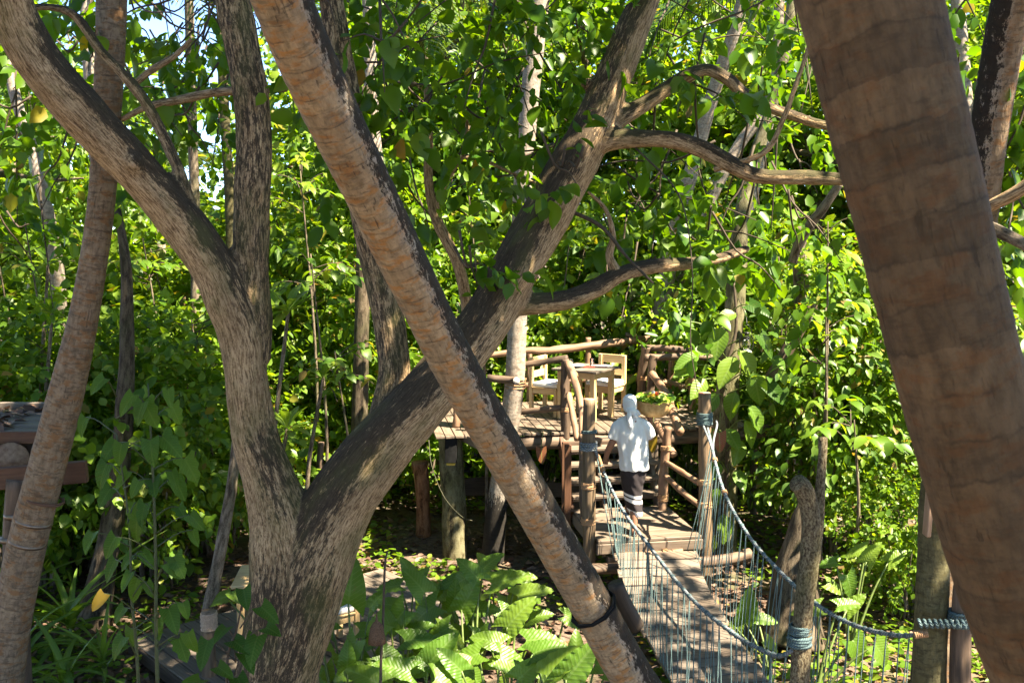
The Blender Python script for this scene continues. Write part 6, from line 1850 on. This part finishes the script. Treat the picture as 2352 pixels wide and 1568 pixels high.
palm_crown(fp_by('straight') if False else fp_by('palm trunk left of the vine'), A(1790, -40, 17), 13, 1.0, 4)
cr = thing('coconut_palm', 'coconut palm with drooping fronds at the upper right corner', 'palm tree', (A(2230, 900, 16).x, 16, 0))
MB().add(*tube([Vector((cr.location.x, 16, -.2)), A(2240, 600, 16), A(2215, 200, 16), A(2190, -110, 16)], [.14, .12, .11, .10], 40, 12)).build('trunk', PALE, cr, off=cr.location)
palm_crown(cr, A(2190, -100, 16), 15, 1.15, 5)
yp = thing('young_palm', 'young palm with yellowish fronds low in the gap of blue sky', 'palm tree', (A(365, 600, 19).x, 19, 0))
MB().add(*tube([Vector((yp.location.x, 19, -.2)), A(368, 520, 19), A(368, 400, 19)], [.10, .09, .08], 20, 10)).build('trunk', PALE, yp, off=yp.location)
palm_crown(yp, A(368, 398, 19), 12, .45, 6)

# ------------------------------------------------------------------ crown of the forked tree and the roof of leaves above
vols = [(1000, 110, 9.0, .75, .55, 16), (890, 190, 8.6, .6, .55, 12), (1100, 240, 9.0, .7, .6, 18), (1000, 320, 9.4, .7, .5, 14), (1210, 110, 9.2, .7, .6, 15), (1245, 270, 9.4, .55, .6, 14), (860, 330, 9.2, .45, .45, 7),
        (1130, 380, 9.8, .6, .45, 12), (1320, 50, 9.0, .6, .5, 12), (840, 70, 8.0, .5, .5, 8), (1060, 500, 10.2, .5, .4, 8), (1180, 480, 10.2, .4, .4, 5), (960, 30, 8.6, .7, .4, 12), (1120, 30, 8.8, .7, .4, 12),
        (1460, 430, 9.4, .5, .5, 11), (1370, 610, 9.9, .4, .35, 7), (1530, 520, 9.6, .55, .45, 13), (1600, 610, 10.0, .45, .4, 9), (1450, 560, 9.8, .45, .4, 9), (1540, 400, 9.2, .5, .4, 8), (1620, 480, 9.6, .5, .4, 9), (1480, 700, 10.4, .5, .3, 7),
        (1600, 60, 8.9, .6, .4, 10), (1720, 110, 10.8, .6, .5, 11), (1810, 40, 10.8, .5, .4, 9), (1860, 190, 10.8, .4, .5, 9), (1790, 320, 10.8, .4, .3, 6), (1730, 520, 10.8, .5, .45, 11), (1830, 470, 10.8, .45, .4, 9), (1690, 620, 9.2, .5, .4, 9), (1840, 600, 9.2, .5, .4, 9), (1500, 60, 8.9, .5, .4, 7), (1640, 250, 8.9, .45, .3, 6),
        (310, 30, 8.3, .5, .35, 8), (120, 240, 9.6, .55, .6, 11), (50, 440, 10.4, .55, .5, 10), (420, 60, 8.8, .6, .4, 10), (480, 170, 9.6, .35, .3, 5), (150, 60, 9.2, .6, .5, 11), (30, 330, 9.6, .4, .5, 9), (680, 30, 9.5, .5, .4, 8), (420, 300, 9.8, .35, .25, 4), (660, 130, 10, .4, .4, 5), (60, 620, 11, .5, .5, 8),
        (2290, 230, 7.4, .25, .4, 6), (2340, 400, 7.0, .25, .3, 6), (2200, 60, 8.2, .4, .4, 7), (2330, 90, 7.6, .3, .4, 6), (2190, 220, 8.4, .2, .4, 3), (2310, 560, 8.2, .3, .4, 5),
        (340, 220, 10.5, .4, .3, 5), (430, 330, 11, .4, .3, 5), (300, 340, 11, .3, .3, 4), (480, 100, 10, .4, .3, 5), (340, 130, 11, .5, .35, 10), (400, 190, 11.5, .4, .3, 8), (310, 60, 11, .5, .35, 9), (450, 40, 11, .5, .35, 9), (250, 170, 11.5, .5, .4, 8), (480, 260, 11.5, .4, .35, 6), (130, 120, 11, .5, .5, 9), (180, 350, 12, .5, .4, 8), (60, 180, 11.5, .5, .5, 9), (1100, 640, 7.9, .14, .14, 3), (1300, 400, 8.0, .16, .16, 3), (830, 130, 7.6, .3, .3, 4)]
Ps, Ts = [], []
for (u, v, d, rx, rz, n) in vols:
    n = max(3, int(n * .72))
    c = np.array(A(u, v, d))
    off = in_ball(n) * np.array([rx, rx * 1.1, rz])
    Ps.append(c + off); Ts.append(unit(off) * .5 + rng.normal(size=(n, 3)) * .5 + np.array([0, 0, -.15]))
P, Tt = np.concatenate(Ps), np.concatenate(Ts)
lp4 = sprig_leaves(P, Tt, 11, .55, .165, .75, .4)
# the leaves nearest the viewer are parts of their own
Lp, Ld, Ln, Ls = lp4
dist = np.linalg.norm(Lp - np.array(CAMV), axis=1)
inview = np.abs(Lp[:, 0]) < .50 * Lp[:, 1]
inview &= (Lp[:, 2] - CAMZ) < .215 * Lp[:, 1]
order = np.argsort(np.where(inview, dist / Ls, 1e9))
sel = order[:300]
for q, i in enumerate(sel):
    ye = q in (20, 75, 140, 200)
    leaf_part(OVATE_Y if ye else OVATE, Lp[i], Ld[i], Ln[i], Ls[i] * 1.05, ft, label='yellow leaf' if ye else None)
rest = np.ones(len(Lp), bool); rest[sel] = False
foliage('foliage', Lp[rest], Ld[rest], Ln[rest], Ls[rest], G['deep'], ft, ft.location, .66)
# twigs that carry them
mb = MB()
for (u, v, d, rx, rz, n) in vols:
    c = A(u, v, d)
    for q in range(3):
        a = c + Vector((random.uniform(-rx, rx), random.uniform(-rx, rx), random.uniform(-rz, rz))) * .9
        b = c + Vector((random.uniform(-rx, rx), random.uniform(-rx, rx), rz * random.uniform(.2, 1.4)))
        mb.add(*tube([b + (b - a) * .5 + Vector((0, 0, .15)), b, a.lerp(b, .5) + Vector((0, 0, .05)), a], [.012, .010, .008, .004], 10, 5))
o = mb.build('twigs', G['twig'], ft, off=ft.location)
o['kind'] = 'stuff'

def roof(name, label, clumps, base, trunk_top, seed, leaf=.19, per=13, cr_=.75):
    """an unseen tree added for shade: its crown stands above the frame"""
    rs = random.Random(seed)
    t = thing(name, label, 'tree', (base[0], base[1], 0), 0, 'unseen trees added for shade')  # added tree: leaf clumps sit on the sun rays to chosen targets
    mb = MB()
    mb.add(*tube([(base[0], base[1], -.3), (base[0] + .1, base[1], 4), trunk_top], [.26, .2, .12], 30, 12, knobbly(seed, .14, 2)))
    C = np.array(clumps)
    for c in clumps[::2]:
        s = Vector(trunk_top)
        mb.add(*tube([s, s.lerp(Vector(c), .5) + Vector((0, 0, .3)), Vector(c)], [.09, .05, .02], 10, 6))
    mb.build('trunk', BARK_BG, t, off=t.location)
    k = np.repeat(np.arange(len(C)), per)
    off = in_ball(len(k)) * cr_
    off[:, 2] *= .6
    a = sprig_leaves(C[k] + off, unit(off) + rng.normal(size=(len(k), 3)) * .5, 8, .5, leaf, .5)
    foliage('foliage', *a, G['deep'], t, t.location, .68)
rs = random.Random(77)
def cl_in(n, x0, x1, y0, y1, z0, z1, keep=lambda x, y: True):
    out = []
    while len(out) < n:
        x, y, z = rs.uniform(x0, x1), rs.uniform(y0, y1), rs.uniform(z0, z1)
        if keep(x, y): out.append((x, y, z))
    return out
def over(points, n, jit, zlo=9.0, zhi=10.8):
    """clumps of leaves that stand between the given points and the sun, above the frame"""
    out = []
    tries = 0
    while len(out) < n and tries < 5000:
        tries += 1
        p = Vector(rs.choice(points)) + Vector((rs.gauss(0, jit), rs.gauss(0, jit), rs.gauss(0, jit)))
        z = rs.uniform(zlo, zhi)
        c = p + SUNV * ((z - p.z) / SUNV.z)
        if c.y > .5 and (c.z - .9 - CAMZ) / (c.y + .8) < .25: continue
        out.append(tuple(c))
    return out
wood = [p for (pp, rr_, n_) in axes[:4] for p in pp[3:]]
palmpts = [p.lerp(q, f) for p, q in zip(dpp, dpp[1:]) for f in (0, .5)]
nearpts = [p.lerp(q, f) for p, q in zip(npp, npp[1:]) for f in (0, .5)]
leftpts = [p.lerp(q, f) for p, q in zip(lpp, lpp[1:]) for f in (0, .5)]
roof('added_shade_tree', 'tall unseen tree added to shade the forked tree', over(wood, 50, .45), (4.2, 3.2, 0), (3.0, 4.0, 8.3), 1)
roof('added_shade_tree', 'tall unseen tree added on the right to shade the leaning palm', over(palmpts, 36, .4), (7.8, 1, 0), (4.8, 2.5, 8.2), 2)
roof('added_shade_tree', 'unseen tree added beside the viewer to shade the near palm', over(nearpts, 34, .6), (6.2, -2, 0), (4.4, 0, 8.2), 6)
roof('added_shade_tree', 'unseen tree added to dapple the bridge', over([(2.0, 9, .3), (2.2, 8, .6), (1.9, 9.6, .4), (2.3, 7.3, 1.0), (1.8, 10.2, .5)], 14, .5), (10.5, 4.5, 0), (8.0, 6.5, 8.6), 3, per=7, cr_=.55)
roof('added_shade_tree', 'slender unseen tree added on the right to dapple the deck', over([(-.6, 14.2, 2)], 3, .4, 11, 12), (10.5, 10, 0), (8.6, 11.6, 9.6), 4, per=8)
roof('added_shade_tree', 'unseen tree added on the left to shade the raised platform', over(leftpts + [(-4.2, 9, 2.6), (-2.6, 10, .3), (-3, 9, 1), (-3.5, 8, .5), (-5, 11.5, 1.5), (-3.5, 12.3, 1.5), (-2.8, 11, 1), (-4.2, 12.6, 2)], 78, .7), (-7, 5.5, 0), (-1.5, 6.0, 8.6), 5)
lowpts = [(x, y, z) for x in (-6.5, -5.4, -4.4, -3.6) for y in (12.4, 13.4) for z in (.8, 1.4)]
roof('added_shade_tree', 'tall unseen tree added on the left to darken the undergrowth', over(lowpts, 40, .4, 10.2, 12), (-10.5, 13, 0), (-8.6, 13, 10.2), 9)
for k_, (x_, y_, sc_) in enumerate(((-6.5, -6, 1.0), (-1.5, -8, 1.1), (4, -9, 1.05), (9, -6, 1.0), (-10, -1, 1.05), (13, -1, 1.0), (-12, 5, 1.1), (15, 5, .9))):
    plant(TK[k_ % 3], 0, y_, ['forest tree out of view behind the viewer on the left', 'forest tree out of view straight behind the viewer', 'forest tree out of view behind the viewer on the right', 'forest tree far behind the viewer on the right', 'forest tree out of view left of the viewer', 'forest tree out of view right of the viewer', 'forest tree out of view left of the raised platform', 'forest tree out of view right of the mossy palm'][k_], 'forest trees around the viewer', sc=sc_, x=x_)

# bushes on the right: the leaves nearest the viewer as single parts
def near_leaves(txt, n, R, h, meshes, ln, zlo=.4):
    t = [o for o in COL.objects if o.get('label') and txt in o['label']][0]
    b = Vector(t.location)
    for q in range(n):
        a = random.uniform(-2.6, -.5)
        z = zlo + (h + .4 - zlo) * random.random()
        prof = math.sin(math.pi * min(1, max(0.08, z / (h + .6)))) ** .5
        p = b + Vector((math.cos(a) * R * prof, math.sin(a) * R * prof, z)) + Vector((random.uniform(-.25, .25), random.uniform(-.2, .2), 0))
        dvec = Vector((math.cos(a) + random.uniform(-.7, .7), math.sin(a) * .6 + random.uniform(-.4, .4), -.45 + random.uniform(-.4, .4)))
        o = link('leaf', random.choice(meshes), t)
        o.matrix_basis = t.matrix_basis.inverted() @ mat_from(p, dvec, (random.uniform(-.5, .5), -.3, 1), ln * random.uniform(.7, 1.2))
bpy.context.view_layer.update()
near_leaves('tangled bush of small leaves', 240, 1.05, 3.6, SMALLC + SMALL, .17, 1.0)
near_leaves('yellow green bush beside', 240, 1.1, 3.8, SMALL, .19, 1.0)
near_leaves('bush right of the near palm trunk', 120, 1.6, 4.0, SMALL, .17)
near_leaves('low bush on the ground beyond', 120, 1.15, 1.7, SMALL, .16)
near_leaves('bright shrub between forked tree', 160, 1.85, 5.0, SMALL, .17)
near_leaves('low bush at the foot of the dark trunk', 90, 1.1, 1.8, SMALL, .15)

for o in COL.objects:
    if o.parent is None and o.type == 'EMPTY' and o.get('group') and not o.get('category'):
        o['category'] = 'tree'
